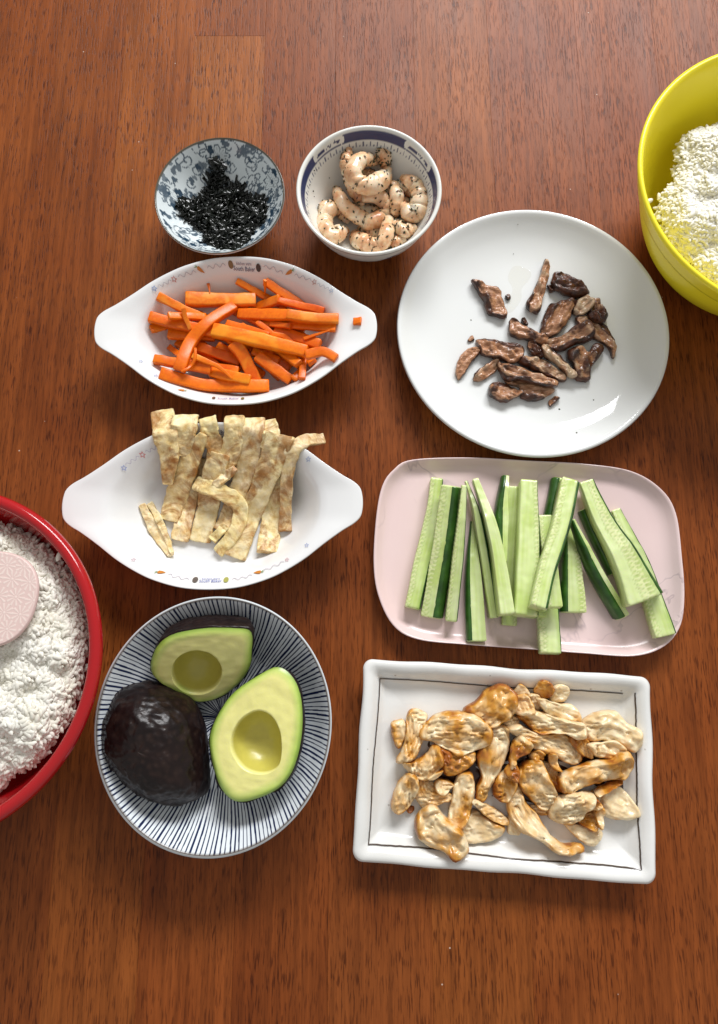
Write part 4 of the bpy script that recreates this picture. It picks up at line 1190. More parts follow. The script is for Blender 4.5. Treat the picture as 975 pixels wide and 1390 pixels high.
# --- chicken pieces and their sauce
za, zb = zoomed(520, 910, 5.344), zoomed(690, 910, 5.132)
puddle("soy_sauce", [(590, 985), (640, 965), (700, 950), (760, 950), (800, 985), (825, 1010), (845, 1050), (842, 1090), (822, 1105), (790, 1112), (755, 1102), (700, 1085), (640, 1078), (600, 1060), (575, 1030)], 0.007, M['sauce'], "dark brown soy sauce pooled beneath the heap of chicken", "sauce", 0.0001, 0.0006)
chickens = [
 # zoom, outline, height mm, glaze, label
 (za, [(170, 990), (215, 980), (232, 1010), (200, 1035), (172, 1025)], 2.5, .5, "small brown drip of glaze beside the leftmost lower piece"),
 (za, [(70, 380), (150, 370), (168, 450), (130, 550), (90, 545), (68, 460)], 9, .12, "small chicken piece at the far left edge of the heap"),
 (za, [(240, 785), (330, 800), (400, 850), (490, 900), (490, 940), (400, 960), (320, 1000), (270, 960), (235, 900)], 9, .12, "chicken piece low on the left between the strip and the leftmost oval one"),
 (za, [(540, 1150), (650, 1030), (760, 1080), (860, 1130), (840, 1200), (720, 1240), (600, 1230)], 8, -.22, "pale chicken piece lying flat at the bottom centre"),
 (zb, [(0, 1020), (40, 1050), (80, 1120), (60, 1140), (0, 1125)], 7, -.1, "small pale chicken piece at the bottom beside the long curved strip"),
 (zb, [(160, 940), (260, 960), (300, 990), (240, 1008), (190, 990)], 6, .0, "small chicken bit under the centre slab"),
 (zb, [(0, 310), (60, 320), (68, 370), (20, 402), (-30, 390), (-40, 340)], 10, -.2, "pale chicken lump behind the glazed top left piece"),
 (zb, [(40, 172), (80, 95), (150, 160), (120, 182)], 7, -.08, "small triangular chicken piece at the top of the heap"),
 (zb, [(300, 140), (350, 100), (410, 120), (425, 172), (380, 225), (310, 210)], 9, -.18, "round pale chicken piece at the top right of the heap"),
 (zb, [(195, 120), (240, 70), (300, 100), (302, 170), (260, 195), (205, 160)], 9, .24, "small orange glazed chicken piece at the top edge"),
 (zb, [(135, 180), (190, 170), (242, 250), (200, 282), (150, 255)], 10, -.08, "small chicken lump under the top right strips"),
 (zb, [(540, 360), (620, 305), (740, 295), (800, 360), (880, 410), (890, 490), (850, 550), (770, 530), (700, 490), (570, 490), (505, 410)], 12, -.24, "crumpled pale chicken piece furthest to the upper right"),
 (zb, [(570, 880), (650, 830), (770, 820), (850, 910), (885, 1000), (760, 1030), (670, 1000)], 9, -.20, "flat pale chicken piece at the right edge of the heap"),
 (zb, [(410, 1080), (500, 1080), (640, 1120), (610, 1200), (560, 1215), (500, 1180)], 8, -.18, "pale chicken piece at the bottom right of the heap"),
 (zb, [(600, 830), (690, 780), (770, 750), (772, 790), (690, 822), (612, 860)], 9, .30, "dark glazed chicken strip under the big right one"),
 (zb, [(245, 640), (330, 690), (360, 820), (310, 822), (250, 720)], 8, .25, "shaded chicken piece between the centre slab and the big right one"),
 (zb, [(480, 1040), (540, 980), (610, 970), (625, 1060), (580, 1110)], 9, .28, "glazed chicken knob at the lower right"),
 (zb, [(610, 970), (650, 955), (670, 1000), (650, 1100), (620, 1060)], 9, .22, "narrow glazed chicken bit beside the lower right knob"),
 (zb, [(550, 910), (600, 890), (645, 940), (600, 975), (550, 960)], 10, .16, "chicken bit between the white flat piece and the right edge"),
 (za, [(180, 320), (240, 300), (320, 345), (300, 400), (290, 500), (230, 620), (150, 655), (105, 640), (150, 540), (170, 430)], 13, .02, "upright folded chicken piece on the left of the heap"),
 (za, [(400, 560), (480, 580), (600, 590), (660, 600), (640, 680), (560, 730), (480, 760), (430, 690)], 13, .32, "sticky dark glazed chicken piece under the large flat one"),
 (za, [(160, 660), (230, 655), (310, 610), (350, 550), (400, 570), (420, 680), (330, 775), (250, 770), (170, 710)], 14, .16, "crescent shaped golden chicken piece on the left"),
 (za, [(80, 900), (130, 800), (190, 755), (240, 790), (245, 860), (200, 960), (130, 1030), (75, 1000)], 12, .03, "oval chicken piece furthest left at the lower side"),
 (za, [(330, 780), (420, 730), (432, 750), (370, 802)], 7, -.1, "thin chicken scrap below the crescent piece"),
 (za, [(380, 810), (430, 790), (510, 820), (500, 850), (440, 890), (390, 870)], 9, .05, "small knobbly chicken piece left of the upright strip"),
 (zb, [(0, 410), (80, 380), (200, 430), (380, 440), (460, 540), (490, 600), (440, 650), (330, 600), (200, 550), (80, 470)], 14, .06, "long chicken strip sloping across under the top right ones"),
 (za, [(520, 840), (560, 770), (640, 760), (650, 880), (620, 1040), (560, 1130), (480, 1110), (480, 1050), (505, 940)], 14, .10, "thick upright chicken strip left of centre"),
 (za, [(250, 1120), (310, 1020), (380, 1000), (450, 1070), (560, 1160), (600, 1270), (560, 1330), (500, 1355), (440, 1300), (320, 1260), (270, 1200)], 15, .02, "chicken piece at the bottom left crossing the brown line"),
 (zb, [(10, 850), (90, 820), (140, 930), (210, 1020), (290, 1140), (380, 1190), (480, 1190), (480, 1240), (380, 1255), (300, 1240), (230, 1180), (110, 1120), (30, 1020)], 14, .12, "longest curved chicken strip running down to the lower right"),
 (za, [(770, 430), (860, 420), (905, 500), (880, 640), (800, 800), (740, 920), (690, 920), (680, 860), (720, 760), (690, 640), (720, 540)], 14, .06, "long upright chicken strip in the centre left"),
 (za, [(640, 945), (690, 940), (850, 1030), (895, 1090), (870, 1110), (760, 1060), (690, 1000)], 9, .10, "thin chicken sliver in front of the centre"),
 (zb, [(190, 200), (240, 200), (350, 235), (430, 240), (480, 290), (490, 360), (400, 350), (290, 310), (230, 260)], 12, -.10, "pale chicken strip second from the top right"),
 (zb, [(430, 470), (500, 430), (560, 490), (600, 610), (540, 600), (470, 550)], 10, .34, "reddish brown glazed chicken slice on the right"),
 (zb, [(80, 310), (180, 280), (300, 320), (410, 345), (490, 370), (490, 440), (440, 470), (380, 430), (300, 430), (210, 430), (130, 370)], 14, -.04, "plump pale chicken strip at the upper right with a brown end"),
 (zb, [(550, 510), (640, 500), (720, 490), (800, 570), (720, 610), (620, 600), (560, 540)], 12, -.06, "chicken piece tucked behind the big glazed right one"),
 (zb, [(30, 220), (70, 175), (130, 180), (175, 280), (110, 310), (40, 290)], 12, .15, "rounded golden chicken lump at the top centre"),
 (zb, [(280, 590), (320, 580), (350, 660), (372, 700), (310, 680)], 10, .12, "small twisted chicken shred right of centre"),
 (zb, [(150, 580), (200, 550), (240, 580), (222, 630), (160, 632)], 10, .05, "knobbly chicken scrap above the centre slab"),
 (za, [(800, 880), (830, 770), (920, 720), (960, 750), (955, 830), (900, 930), (840, 935)], 12, .20, "glazed chicken chunk just left of the centre slab"),
 (zb, [(0, 680), (50, 650), (78, 700), (62, 770), (10, 752), (-15, 715)], 11, .28, "small shiny glazed chicken knob at the very centre"),
 (zb, [(0, 640), (20, 510), (70, 460), (140, 510), (120, 570), (60, 590), (10, 665)], 13, .14, "standing chicken sliver in the centre with glazed edge"),
 (zb, [(360, 740), (430, 690), (560, 640), (690, 620), (720, 580), (800, 575), (830, 650), (800, 740), (700, 760), (560, 800), (450, 850), (380, 820)], 17, .16, "big smooth glazed chicken strip on the right"),
 (zb, [(75, 760), (100, 660), (200, 640), (240, 670), (280, 760), (340, 890), (280, 950), (220, 950), (150, 880), (100, 830)], 14, .05, "flat chicken slab with browned speckles at the centre"),
 (zb, [(300, 960), (350, 880), (480, 850), (565, 860), (560, 930), (480, 1040), (400, 1060), (310, 1030)], 14, -.10, "pale broad chicken piece with scalloped edge at the lower right"),
 (za, [(680, 230), (740, 160), (850, 110), (940, 180), (930, 300), (850, 370), (780, 400), (680, 390), (600, 290), (650, 250)], 16, .22, "glossy chicken piece with reddish caramel at the top left"),
 (za, [(285, 450), (330, 380), (460, 310), (620, 320), (700, 360), (760, 440), (740, 520), (640, 570), (540, 605), (470, 560), (360, 510), (295, 490)], 14, .13, "largest flat golden chicken piece on top at the upper left"),
]
for k, (zf, poly, hg, gl, lab) in enumerate(chickens):
    def cf(al, ac, t, n1, n2, top, gl=gl, k=k):
        rr = random.Random(k * 5)
        d = al * rr.uniform(-1, 1) + ac * rr.uniform(-1, 1)
        v = np.clip(0.15 + gl * 0.80 + 0.18 * d + 0.30 * n1 + 0.22 * np.clip((t - 0.78) / 0.2, 0, 1) * (n2 > -0.1), -0.2, 1)
        v = np.clip(v, 0, 1)
        return np.stack([v, v * 0, v * 0], -1)
    dr = hg < 4
    lump("glaze_drip" if dr else "chicken_piece", [zf(p) for p in poly], hg / 1000, M['chicken'], lab, "sauce drip" if dr else "chicken piece", None if dr else "glazed chicken pieces on the rectangular plate", k + 40, wr=(85, 0.17), fibre=190, colfn=cf, n=56, rings=14, dome=5.0)

# --- cucumber sticks
zd, zq = zoomed(540, 640, 4.875), zoomed(720, 640, 4.643)
CG = "cucumber sticks on the pink platter"
# zoom, axis, widths, skin side, skin share of the top, seed side, height mm, label
cukes = [
 (zq, [(95, 690), (125, 1150)], (130, 130), 'R', .08, 'L', 10, "cucumber stick lying under the others with its end hanging at the front middle edge"),
 (zd, [(770, 108), (757, 400), (735, 1015)], (78, 88, 92), 'N', 0, 'R', 9, "shaded cucumber stick with dark seeds behind the pale plain one"),
 (zd, [(500, 330), (495, 600), (520, 1122)], (30, 105, 122), 'L', .26, 'N', 9, "cucumber stick with dark left side reaching lowest at the front left"),
 (zq, [(180, 58), (100, 480), (40, 912)], (95, 90, 92), 'L', .45, 'N', 10, "cucumber stick showing only a dark green top end behind the topmost one"),
 (zq, [(85, 292), (150, 860)], (80, 84), 'N', 0, 'L', 10, "cucumber stick whose pale lower end shows just under the topmost stick"),
 (zq, [(540, 245), (620, 430), (700, 600), (850, 1035)], (60, 100, 120, 135), 'R', .10, 'L', 10, "cucumber stick furthest right, its end jutting to the corner"),
 (zq, [(330, 245), (400, 400), (520, 640)], (50, 60, 60), 'L', .6, 'N', 10, "short dark cucumber stick peeping out left of the widest one"),
 (zq, [(240, 355), (250, 600), (262, 885)], (60, 115, 150), 'L', .24, 'R', 13, "cucumber stick with dark left side and wavy seeded right edge"),
 (zq, [(262, 300), (385, 600), (560, 905)], (26, 74, 78), 'L', .62, 'N', 13, "slanting cucumber stick showing mostly dark green skin"),
 (zd, [(256, 62), (232, 300), (160, 600), (97, 900)], (82, 108, 105, 98), 'R', .10, 'L', 14, "leftmost cucumber stick, pale with toothed seed edge"),
 (zd, [(352, 95), (300, 500), (225, 950)], (125, 140, 140), 'R', .46, 'L', 11, "second cucumber stick from the left with broad dark skin on its right half"),
 (zd, [(440, 85), (402, 500), (352, 965)], (32, 70, 76), 'R', .12, 'L', 15, "narrow cucumber stick third from the left, tapering upward"),
 (zd, [(716, 28), (690, 250), (690, 600)], (44, 88, 60), 'L', .55, 'N', 12, "cucumber stick with a dark pointed tip at the top middle"),
 (zd, [(455, 60), (512, 250), (570, 550), (632, 962)], (16, 58, 62, 60), 'R', .30, 'N', 14, "thin curved cucumber stick leaning right with dark edge"),
 (zd, [(515, 55), (592, 300), (650, 550), (706, 952)], (34, 62, 76, 92), 'N', 0, 'N', 18, "plain pale cucumber stick leaning right, without skin"),
 (zd, [(885, 62), (870, 500), (838, 960)], (112, 140, 148), 'R', .07, 'R', 15, "wide upright cucumber stick near the middle with rows of seeds"),
 (zq, [(350, 72), (445, 300), (585, 550), (706, 812)], (95, 125, 168, 236), 'R', .14, 'M', 17, "widest cucumber stick slanting across the right with a seeded ridge"),
 (zq, [(242, 82), (185, 350), (100, 620), (42, 870)], (118, 112, 104, 100), 'R', .20, 'L', 14, "topmost cucumber stick, slanting left across the middle ones"),
]
def cuke_sect(side, sh):
    nt = 16
    sh_ = sh if side != 'N' else 0
    xs = np.linspace(-0.5, 0.5 - sh_, nt)
    top = [(x, 1.0) for x in xs[::-1]]
    P = [(-0.5, 0.02), (0.0, 0.0), (0.5, 0.02)] + ([(0.5, 0.55), (0.5 - 0.3 * sh_, 0.84)] if sh_ else [(0.5, 0.5), (0.5, 0.92)]) + top + [(-0.5, 0.5)]
    P = np.array(P)
    return P, np.array([p[1] >= 0.999 for p in P])
def skin_sect(sh):
    out = [(0.5 - sh, 1.012), (0.5 - 0.6 * sh, 0.985), (0.5 - 0.26 * sh, 0.88), (0.5 + 0.02, 0.56), (0.5 + 0.025, 0.28), (0.5 + 0.015, 0.0)]
    inn = [(0.5 - 0.01, 0.0), (0.5 - 0.01, 0.5), (0.5 - 0.34 * sh, 0.80), (0.5 - sh, 0.97)]
    return np.array(inn[:2] + inn[2:] + out)[::-1]
for k, (zf, pts, ws, side, sh, seed, hg, lab) in enumerate(cukes):
    P = [zf(p) for p in pts]
    wm = np.mean(ws) / (4.875 if zf is zd else 4.643) * SC
    n = 90
    C = lay_path(P, wm, n, rest_line, 0.0004)
    s = np.linspace(0, 1, n)
    W = np.interp(s, np.linspace(0, 1, len(ws)), ws) / (4.875 if zf is zd else 4.643) * SC * 0.97
    W = np.convolve(np.pad(W, 6, 'edge'), np.ones(13) / 13, 'valid')
    W = W * (1 + 0.015 * np.sin(s * 17 + k))
    T = np.full(n, hg / 1000 * 0.85) * np.clip(W / W.max() * 1.5, 0.35, 1)
    sec, istop = cuke_sect(side, sh)
    if side == 'L': sec = sec * (-1, 1); sec = sec[::-1]; istop = istop[::-1]
    # sweep() lays +x on the left of the travel (downwards in the picture: the right hand side)
    V, F = sweep(C, W, T, sec, 0, 0.3)
    nr = len(V) // len(sec)
    U = np.tile(sec[:, 0], nr)
    A = np.clip(np.repeat(np.arange(nr) - 3, len(sec)), 0, n - 1)
    along = np.r_[0, np.cumsum(np.linalg.norm(np.diff(C, axis=0), axis=1))][A]
    tp = np.tile(istop, nr)
    # flesh: pale core, greener under the skin, seeds in a row
    green = lin((0.24, 0.41, 0.05)); mid = lin((0.52, 0.64, 0.20)); pale = lin((0.74, 0.81, 0.47))
    d_skin = (0.5 - U) if side == 'R' else (U + 0.5) if side == 'L' else np.full(len(U), 0.7)
    c = mid + (green - mid) * np.clip(1 - d_skin / 0.42, 0, 1)[:, None] ** 1.5
    nz = snoise(V, 55, k)
    streak = snoise(np.c_[U * 0.02, along * 0.10, 0 * U], 420, k + 5)
    c = c + (pale - c) * np.clip(0.35 + 0.5 * nz + 0.4 * streak, 0, 0.8)[:, None]
    if seed != 'N':
        us = {'L': -0.33, 'R': 0.33, 'M': 0.16}[seed]
        # U here is mirrored with the travel: +U is the right of the picture
        for row in ((0, 0.0), (0.17 * (-1 if seed == 'L' else 1 if seed == 'R' else -1), 0.5)):
            du = (U - us - row[0] * 0.9) / 0.12
            lon = along + 0.0008 * snoise(V, 90, k + 3)
            ph = (lon / 0.0033 + row[1]) % 1.0 - 0.5
            rr = np.hypot(du, ph / 0.30) * (1 + 0.5 * snoise(V, 70, k + 40))
            seedm = np.clip(1.25 - rr, 0, 1) * tp
            ringm = np.clip(1 - np.abs(rr - 1.05) / 0.35, 0, 1) * tp
            c = c + (lin((0.74, 0.76, 0.42)) - c) * (0.70 * np.clip(seedm * 2, 0, 1))[:, None]
            c = c + (lin((0.33, 0.44, 0.10)) - c) * (0.55 * ringm)[:, None]
            V[:, 2] += 0.00016 * (seedm - 0.8 * ringm)
        if seed in 'LR':
            edge = (U < -0.46) if seed == 'L' else (U > 0.46)
            sg = -1 if seed == 'L' else 1
            V[:, 0] += edge * sg * 0.00014 * np.sin(along / 0.0036 * 2 * np.pi)
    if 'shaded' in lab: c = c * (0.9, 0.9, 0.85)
    V[:, 2] += 0.0003 * snoise(V, 210, k + 11)
    o0 = np.array([V[:, 0].mean(), V[:, 1].mean(), V[:, 2].min()])
    root = thing("cucumber_stick", o0, lab, "cucumber stick", CG)
    link("flesh", np_mesh("flesh", V - o0, F, M['flesh'], np.clip(c, 0.01, 1)), root)
    stamp(V, F)
    if side != 'N':
        ss = skin_sect(sh)
        if side == 'L': ss = (ss * (-1, 1))[::-1]
        V2, F2 = sweep(C, W, T, ss, 0, 0.05)
        V2[:, 2] += 0.0002 * snoise(V2, 160, k + 21)
        link("skin", np_mesh("skin", V2 - o0, F2, M['cuke_skin']), root)
        stamp(V2, F2)

# --- shrimp
zs = zoomed(400, 160, 4.643)
shrimps = [
 ([(330, 560), (400, 600), (470, 610), (540, 590)], (60, 90, 90, 70), "shrimp buried at the bottom beneath the long central one"),
 ([(420, 700), (480, 740), (560, 720)], (60, 90, 70), "shrimp buried beneath the one curled at the front"),
 ([(430, 330), (480, 390), (470, 470)], (60, 90, 80), "shrimp buried beneath the topmost ring shaped one"),
 ([(600, 540), (680, 560), (730, 640)], (60, 90, 80), "shrimp buried beneath the large one at the right wall"),
 ([(165, 610), (195, 570), (250, 560)], (60, 74, 50), "shrimp mostly hidden at the left of the bowl"),
 ([(560, 800), (640, 790), (690, 770)], (50, 74, 60), "shrimp mostly hidden at the bottom of the bowl"),
 ([(640, 690), (700, 720), (760, 690)], (76, 92, 66), "shaded shrimp low on the right covered in herbs"),
 ([(640, 430), (700, 450), (740, 480)], (60, 74, 60), "shrimp mostly hidden behind the right hand curl"),
 ([(345, 290), (335, 390), (375, 490), (420, 530)], (54, 86, 90, 60), "shrimp tucked under the left of the top curled one"),
 ([(520, 262), (560, 285), (570, 330)], (64, 76, 60), "shrimp tail standing behind the top curled one"),
 ([(560, 500), (615, 450), (645, 510), (632, 612)], (54, 84, 76, 48), "shrimp right of the centre with a brownish bent tail"),
 ([(690, 378), (745, 425), (785, 510), (775, 600), (725, 620), (690, 575)], (58, 80, 96, 108, 112, 80), "large shrimp curled against the right wall of the bowl"),
 ([(598, 625), (584, 720), (558, 785), (490, 815), (405, 785), (382, 735)], (66, 78, 88, 96, 96, 76), "shrimp curled at the front of the bowl with its tail up"),
 ([(325, 630), (265, 575), (205, 615), (195, 700), (240, 760), (302, 722)], (52, 76, 86, 92, 98, 86), "round curled shrimp at the left front of the bowl"),
 ([(262, 450), (295, 530), (360, 605), (450, 660), (540, 640), (570, 565), (510, 515), (440, 515)], (62, 74, 82, 90, 96, 98, 92, 74), "long shrimp in the centre bent like a hook"),
 ([(505, 258), (425, 268), (372, 345), (405, 425), (485, 445), (560, 400), (585, 345)], (58, 84, 98, 108, 112, 106, 82), "topmost shrimp curled in a ring at the back"),
]
for k, (pts, ws, lab) in enumerate(shrimps):
    P = [zs(p) for p in pts]
    n = 60
    wm = max(ws) / 4.643 * SC * 0.93
    C = lay_path(P, wm, n, lambda c, w_: drape_line(c, w_ * 0.7, 0.5), 0.001)
    s = np.linspace(0, 1, n)
    W = np.interp(s, np.linspace(0, 1, len(ws)), ws) / 4.643 * SC * 1.22
    W = np.convolve(np.pad(W, 4, 'edge'), np.ones(9) / 9, 'valid')
    # flat topped segments with shallow grooves between them
    Ls = np.linalg.norm(np.diff(C, axis=0), axis=1).sum()
    seg = (s * Ls / 0.0070) % 1.0
    W = W * (1 - 0.085 * np.exp(-((seg - 0.5) / 0.13) ** 2))
    W *= np.clip(np.minimum(s, 1 - s) * 9, 0.0, 1) ** 0.5 * 0.35 + 0.65
    a = np.linspace(0, 2 * np.pi, 20, endpoint=False) - np.pi / 2
    sec = np.stack([0.5 * np.cos(a), 0.5 + 0.5 * np.sin(a)], -1)
    V, F = sweep(C, W, W * 0.95, sec, 0, 1.6)
    V += snoise(V, 120, k)[:, None] * 0.0005
    o0 = np.array([V[:, 0].mean(), V[:, 1].mean(), V[:, 2].min()])
    root = thing("shrimp", o0, lab, "shrimp", "shrimp in the blue banded bowl")
    link("body", np_mesh("body", V - o0, F, M['shrimp']), root)
    stamp(V, F)
    # chopped herbs stuck on it
    me = bpy.data.meshes.new("tmp"); bpy.data.meshes.remove(me)
    r = random.Random(k + 400)
    HV, HT = [], []
    m = len(sec)
    for q in range(44):
        i, j = r.randrange(4, n), r.choice([v_ for v_ in range(m) if sec[v_, 1] > 0.45])
        p = V[i * m + j]
        cc = V[i * m:(i + 1) * m].mean(0)
        nn = (p - cc) / max(1e-6, np.linalg.norm(p - cc))
        t1 = np.cross(nn, (r.uniform(-1, 1), r.uniform(-1, 1), 0.3)); t1 /= np.linalg.norm(t1)
        t2 = np.cross(nn, t1)
        L, w_ = r.uniform(0.0008, 0.0023), r.uniform(0.0004, 0.0010)
        b = len(HV)
        c0 = p + nn * 0.00025
        HV += [c0 + t1 * L, c0 + t2 * w_ + nn * 0.0004, c0 - t1 * L, c0 - t2 * w_ + nn * 0.0003, c0 - nn * 0.0004]
        HT += [(b, b + 1, b + 3), (b + 1, b + 2, b + 3), (b, b + 3, b + 4), (b + 3, b + 2, b + 4), (b + 2, b + 1, b + 4), (b + 1, b, b + 4)]
    link("herb_flecks", np_mesh("herb_flecks", np.array(HV) - o0, None, M['herb'], smooth=False, tri=HT), root)["kind"] = 'stuff'
o = specks("herb_crumbs", None, [zs(p) for p in ((590, 200), (610, 208), (575, 215), (630, 215), (612, 265), (130, 580), (135, 600), (155, 485), (140, 500), (225, 470), (115, 570))], M['herb'], 0.0008)
tag(o, "loose herb crumbs stuck to the inside of the shrimp bowl", "crumbs", kind='stuff')

# --- shredded nori
zn = zoomed(200, 180, 4.875)
poly = np.array([zn(p) for p in ((440, 155), (490, 200), (520, 320), (620, 350), (640, 420), (750, 420), (780, 480), (770, 580), (700, 650), (680, 700), (600, 770), (540, 775), (450, 750), (380, 720), (370, 650), (290, 600), (210, 520), (190, 460), (280, 440), (380, 420), (420, 300), (425, 180))])
def in_poly(x, y, P):
    c = False
    j = len(P) - 1
    for i in range(len(P)):
        if (P[i, 1] > y) != (P[j, 1] > y) and x < (P[j, 0] - P[i, 0]) * (y - P[i, 1]) / (P[j, 1] - P[i, 1]) + P[i, 0]: c = not c
        j = i
    return c
def edge_dist(x, y, P):
    A, B = P, np.roll(P, -1, axis=0)
    d = B - A
    t = np.clip(((x - A[:, 0]) * d[:, 0] + (y - A[:, 1]) * d[:, 1]) / np.maximum(1e-9, (d ** 2).sum(1)), 0, 1)
    return np.hypot(A[:, 0] + d[:, 0] * t - x, A[:, 1] + d[:, 1] * t - y).min()
NV, NF = [], []
r = random.Random(21)
cnt = 0
while cnt < 850:
    x, y = r.uniform(poly[:, 0].min(), poly[:, 0].max()), r.uniform(poly[:, 1].min(), poly[:, 1].max())
    if not in_poly(x, y, poly): continue
    cnt += 1
    ed = min(1.0, edge_dist(x, y, poly) / 16.0)
    p = at(x, y, 0.018)
    lev = r.uniform(0, 1) * (0.0015 + 0.010 * ed)
    z = float(height(p[0], p[1]))
    p = at(x, y, z + lev)
    a = r.gauss(0.3, 0.9)
    L, w = r.uniform(0.004, 0.0125), r.uniform(0.0011, 0.0036)
    curl, ph, roll = r.uniform(-0.9, 0.9), r.uniform(0, 6.28), r.uniform(-0.9, 0.9)
    b = len(NV)
    for q in range(6):
        s = q / 5 - 0.5
        aa = a + curl * s
        cx, cy = p[0] + L * s * math.cos(aa), p[1] + L * s * math.sin(aa)
        cz = max(z + lev, float(height(cx, cy)) + 0.0004) + 0.0009 * math.sin(ph + s * 7)
        nx, ny = -math.sin(aa) * w, math.cos(aa) * w
        rz = w * math.sin(roll + s * 2)
        for sg in (1, -1):
            NV.append((cx + sg * nx * 0.5, cy + sg * ny * 0.5, cz + sg * rz * 0.5 + 0.0001))
        for sg in (-1, 1):
            NV.append((cx - -sg * nx * 0.5, cy - -sg * ny * 0.5, cz + sg * rz * 0.5 - 0.0001))
    for q in range(5):
        for e in range(4): NF.append((b + q * 4 + e, b + q * 4 + (e + 1) % 4, b + q * 4 + 4 + (e + 1) % 4, b + q * 4 + 4 + e))
NV = np.array(NV)
o0 = np.array([NV[:, 0].mean(), NV[:, 1].mean(), NV[:, 2].min()])
o = link("shredded_seaweed", np_mesh("shredded_seaweed", NV - o0, NF, M['nori']), None, o0)
tag(o, "pile of shiny black shredded seaweed in the small floral bowl", "seaweed", kind='stuff')

# --- avocado halves
def avocado(outline, pitp, p0, nrm, hb, label, skin_up=False):
    """half avocado: cut face in the plane through p0 with normal nrm, its outline as seen in the photo"""
    nrm = np.asarray(nrm, float) / np.linalg.norm(nrm)
    def on_plane(p):
        d = np.array([(p[0] - 487.5) / FPX, 0, 0]) + FW + UP * ((650 - p[1]) / FPX)
        return CAM + d * (((p0 - CAM) @ nrm) / (d @ nrm))
    ex = np.cross((0, 1, 0), nrm); ex /= np.linalg.norm(ex)
    ey = np.cross(nrm, ex)
    n = 84
    W = np.array([on_plane(p) for p in outline])
    cen = W.mean(0)
    O = catmull(np.stack([(W - cen) @ ex, (W - cen) @ ey], -1), n, True)
    if np.sum(O[:, 0] * np.roll(O[:, 1], -1) - O[:, 1] * np.roll(O[:, 0], -1)) < 0: O = O[::-1]
    root = thing("avocado_half", cen, label, "avocado", "avocado halves in the striped bowl")
    def world(q): return q[:, 0:1] * ex + q[:, 1:2] * ey + q[:, 2:3] * nrm
    sd = abs(hash(len(label))) % 97
    if not skin_up:
        pw = np.array([on_plane(p) for p in pitp])
        PO = catmull(np.stack([(pw - cen) @ ex, (pw - cen) @ ey], -1), 120, True)
        pit = PO.mean(0)
        dirs = O - pit
        dl = np.linalg.norm(dirs, axis=1)
        e = dirs / dl[:, None]
        pa = np.arctan2(*(PO - pit).T[::-1]); o_ = np.argsort(pa)
        pl_ = np.linalg.norm(PO - pit, axis=1)[o_]
        pr = np.interp(np.arctan2(e[:, 1], e[:, 0]), np.r_[pa[o_] - 2 * np.pi, pa[o_], pa[o_] + 2 * np.pi], np.r_[pl_, pl_, pl_])
        V, C = [], []
        ts = np.r_[np.linspace(0.002, 0.44, 14), 0.48, 0.495, 0.51, 0.53, np.linspace(0.57, 1.0, 16)]
        for t in ts:
            rr = np.where(t < 0.5, pr * t / 0.5, pr + (dl * 0.998 - pr) * (t - 0.5) / 0.5)
            q = pit + e * rr[:, None]
            u = np.clip(rr / pr, 0, 1.0)
            dep = np.where(t < 0.5, -hb * 0.55 * np.sqrt(np.clip(1 - u ** 2.4, 0, 1)), 0.0)
            nz = snoise(np.c_[q, 0 * rr], 70, sd) * 0.0004 + snoise(np.c_[q, 0 * rr], 190, sd * 2.0) * 0.0003 + snoise(np.c_[q[:, :1] * 0.3, q[:, 1:], 0 * rr], 420, sd) * 0.0003
            V.append(np.c_[q, dep + nz * (t < 0.99) - 0.0026 * np.clip((t - 0.88) / 0.12, 0, 1) ** 2])
            edge = dl * 0.998 - rr
            g = np.clip(1 - edge / 0.0075 + 0.25 * snoise(np.c_[q, 0 * rr], 50, sd + 5), 0, 1)[:, None]
            base = lin((0.83, 0.79, 0.30)) * (1 - g) + lin((0.36, 0.56, 0.075)) * g
            g2 = np.clip(1 - edge / 0.0022, 0, 1)[:, None]
            base = base * (1 - g2) + lin((0.22, 0.34, 0.05)) * g2
            if t < 0.49: base = np.tile(lin((0.56, 0.50, 0.10)), (n, 1))
            C.append(base)
        V = np.vstack(V); C = np.vstack(C)
        link("flesh", np_mesh("flesh", world(V), grid_faces(n, len(ts)), M['avo_flesh'], C), root)
    ctr = O.mean(0)
    rings = [np.c_[ctr + (O - ctr) * f, np.full(n, z)] for f, z in ((0.96, -0.006), (0.975, -0.0035), (0.985, -0.0026))]
    if skin_up: rings = [np.c_[ctr + (O - ctr) * f, np.full(n, 0.0)] for f in (0.005, 0.97)]
    m0 = len(rings)
    for ph in np.linspace(0, np.pi / 2, 40):
        q = ctr + (O - ctr) * max(0.004, math.cos(ph) ** 0.80)
        rings.append(np.c_[q, np.full(n, -hb * math.sin(ph) ** 0.95 - (0 if skin_up else 0.0024))])
    V2 = np.vstack(rings)
    if skin_up: V2[:, 2] *= -1
    bn = snoise(V2, 45, sd) * 0.0012 + snoise(V2, 150, sd + 1) * 0.0009 + np.abs(snoise(V2, 300, sd + 2)) * 0.0016
    dirv = V2 - np.array([*ctr, 0.0]); dirv /= np.maximum(1e-6, np.linalg.norm(dirv, axis=1))[:, None]
    wgt = np.r_[np.zeros(m0 * n), np.ones(len(V2) - m0 * n)]
    V2 = V2 + dirv * (bn * wgt)[:, None]
    F2 = grid_faces(n, len(rings))
    link("skin", np_mesh("skin", world(V2), F2 if not skin_up else F2[:, ::-1], M['avo_skin']), root)
    return root
zv = zoomed(120, 800, 2.868)
pits = lambda cx, cy, rx, ry, sk=0: [zv((cx + rx * math.cos(a) + sk * math.sin(a), cy + ry * math.sin(a))) for a in np.linspace(0, 2 * np.pi, 16, endpoint=False)]
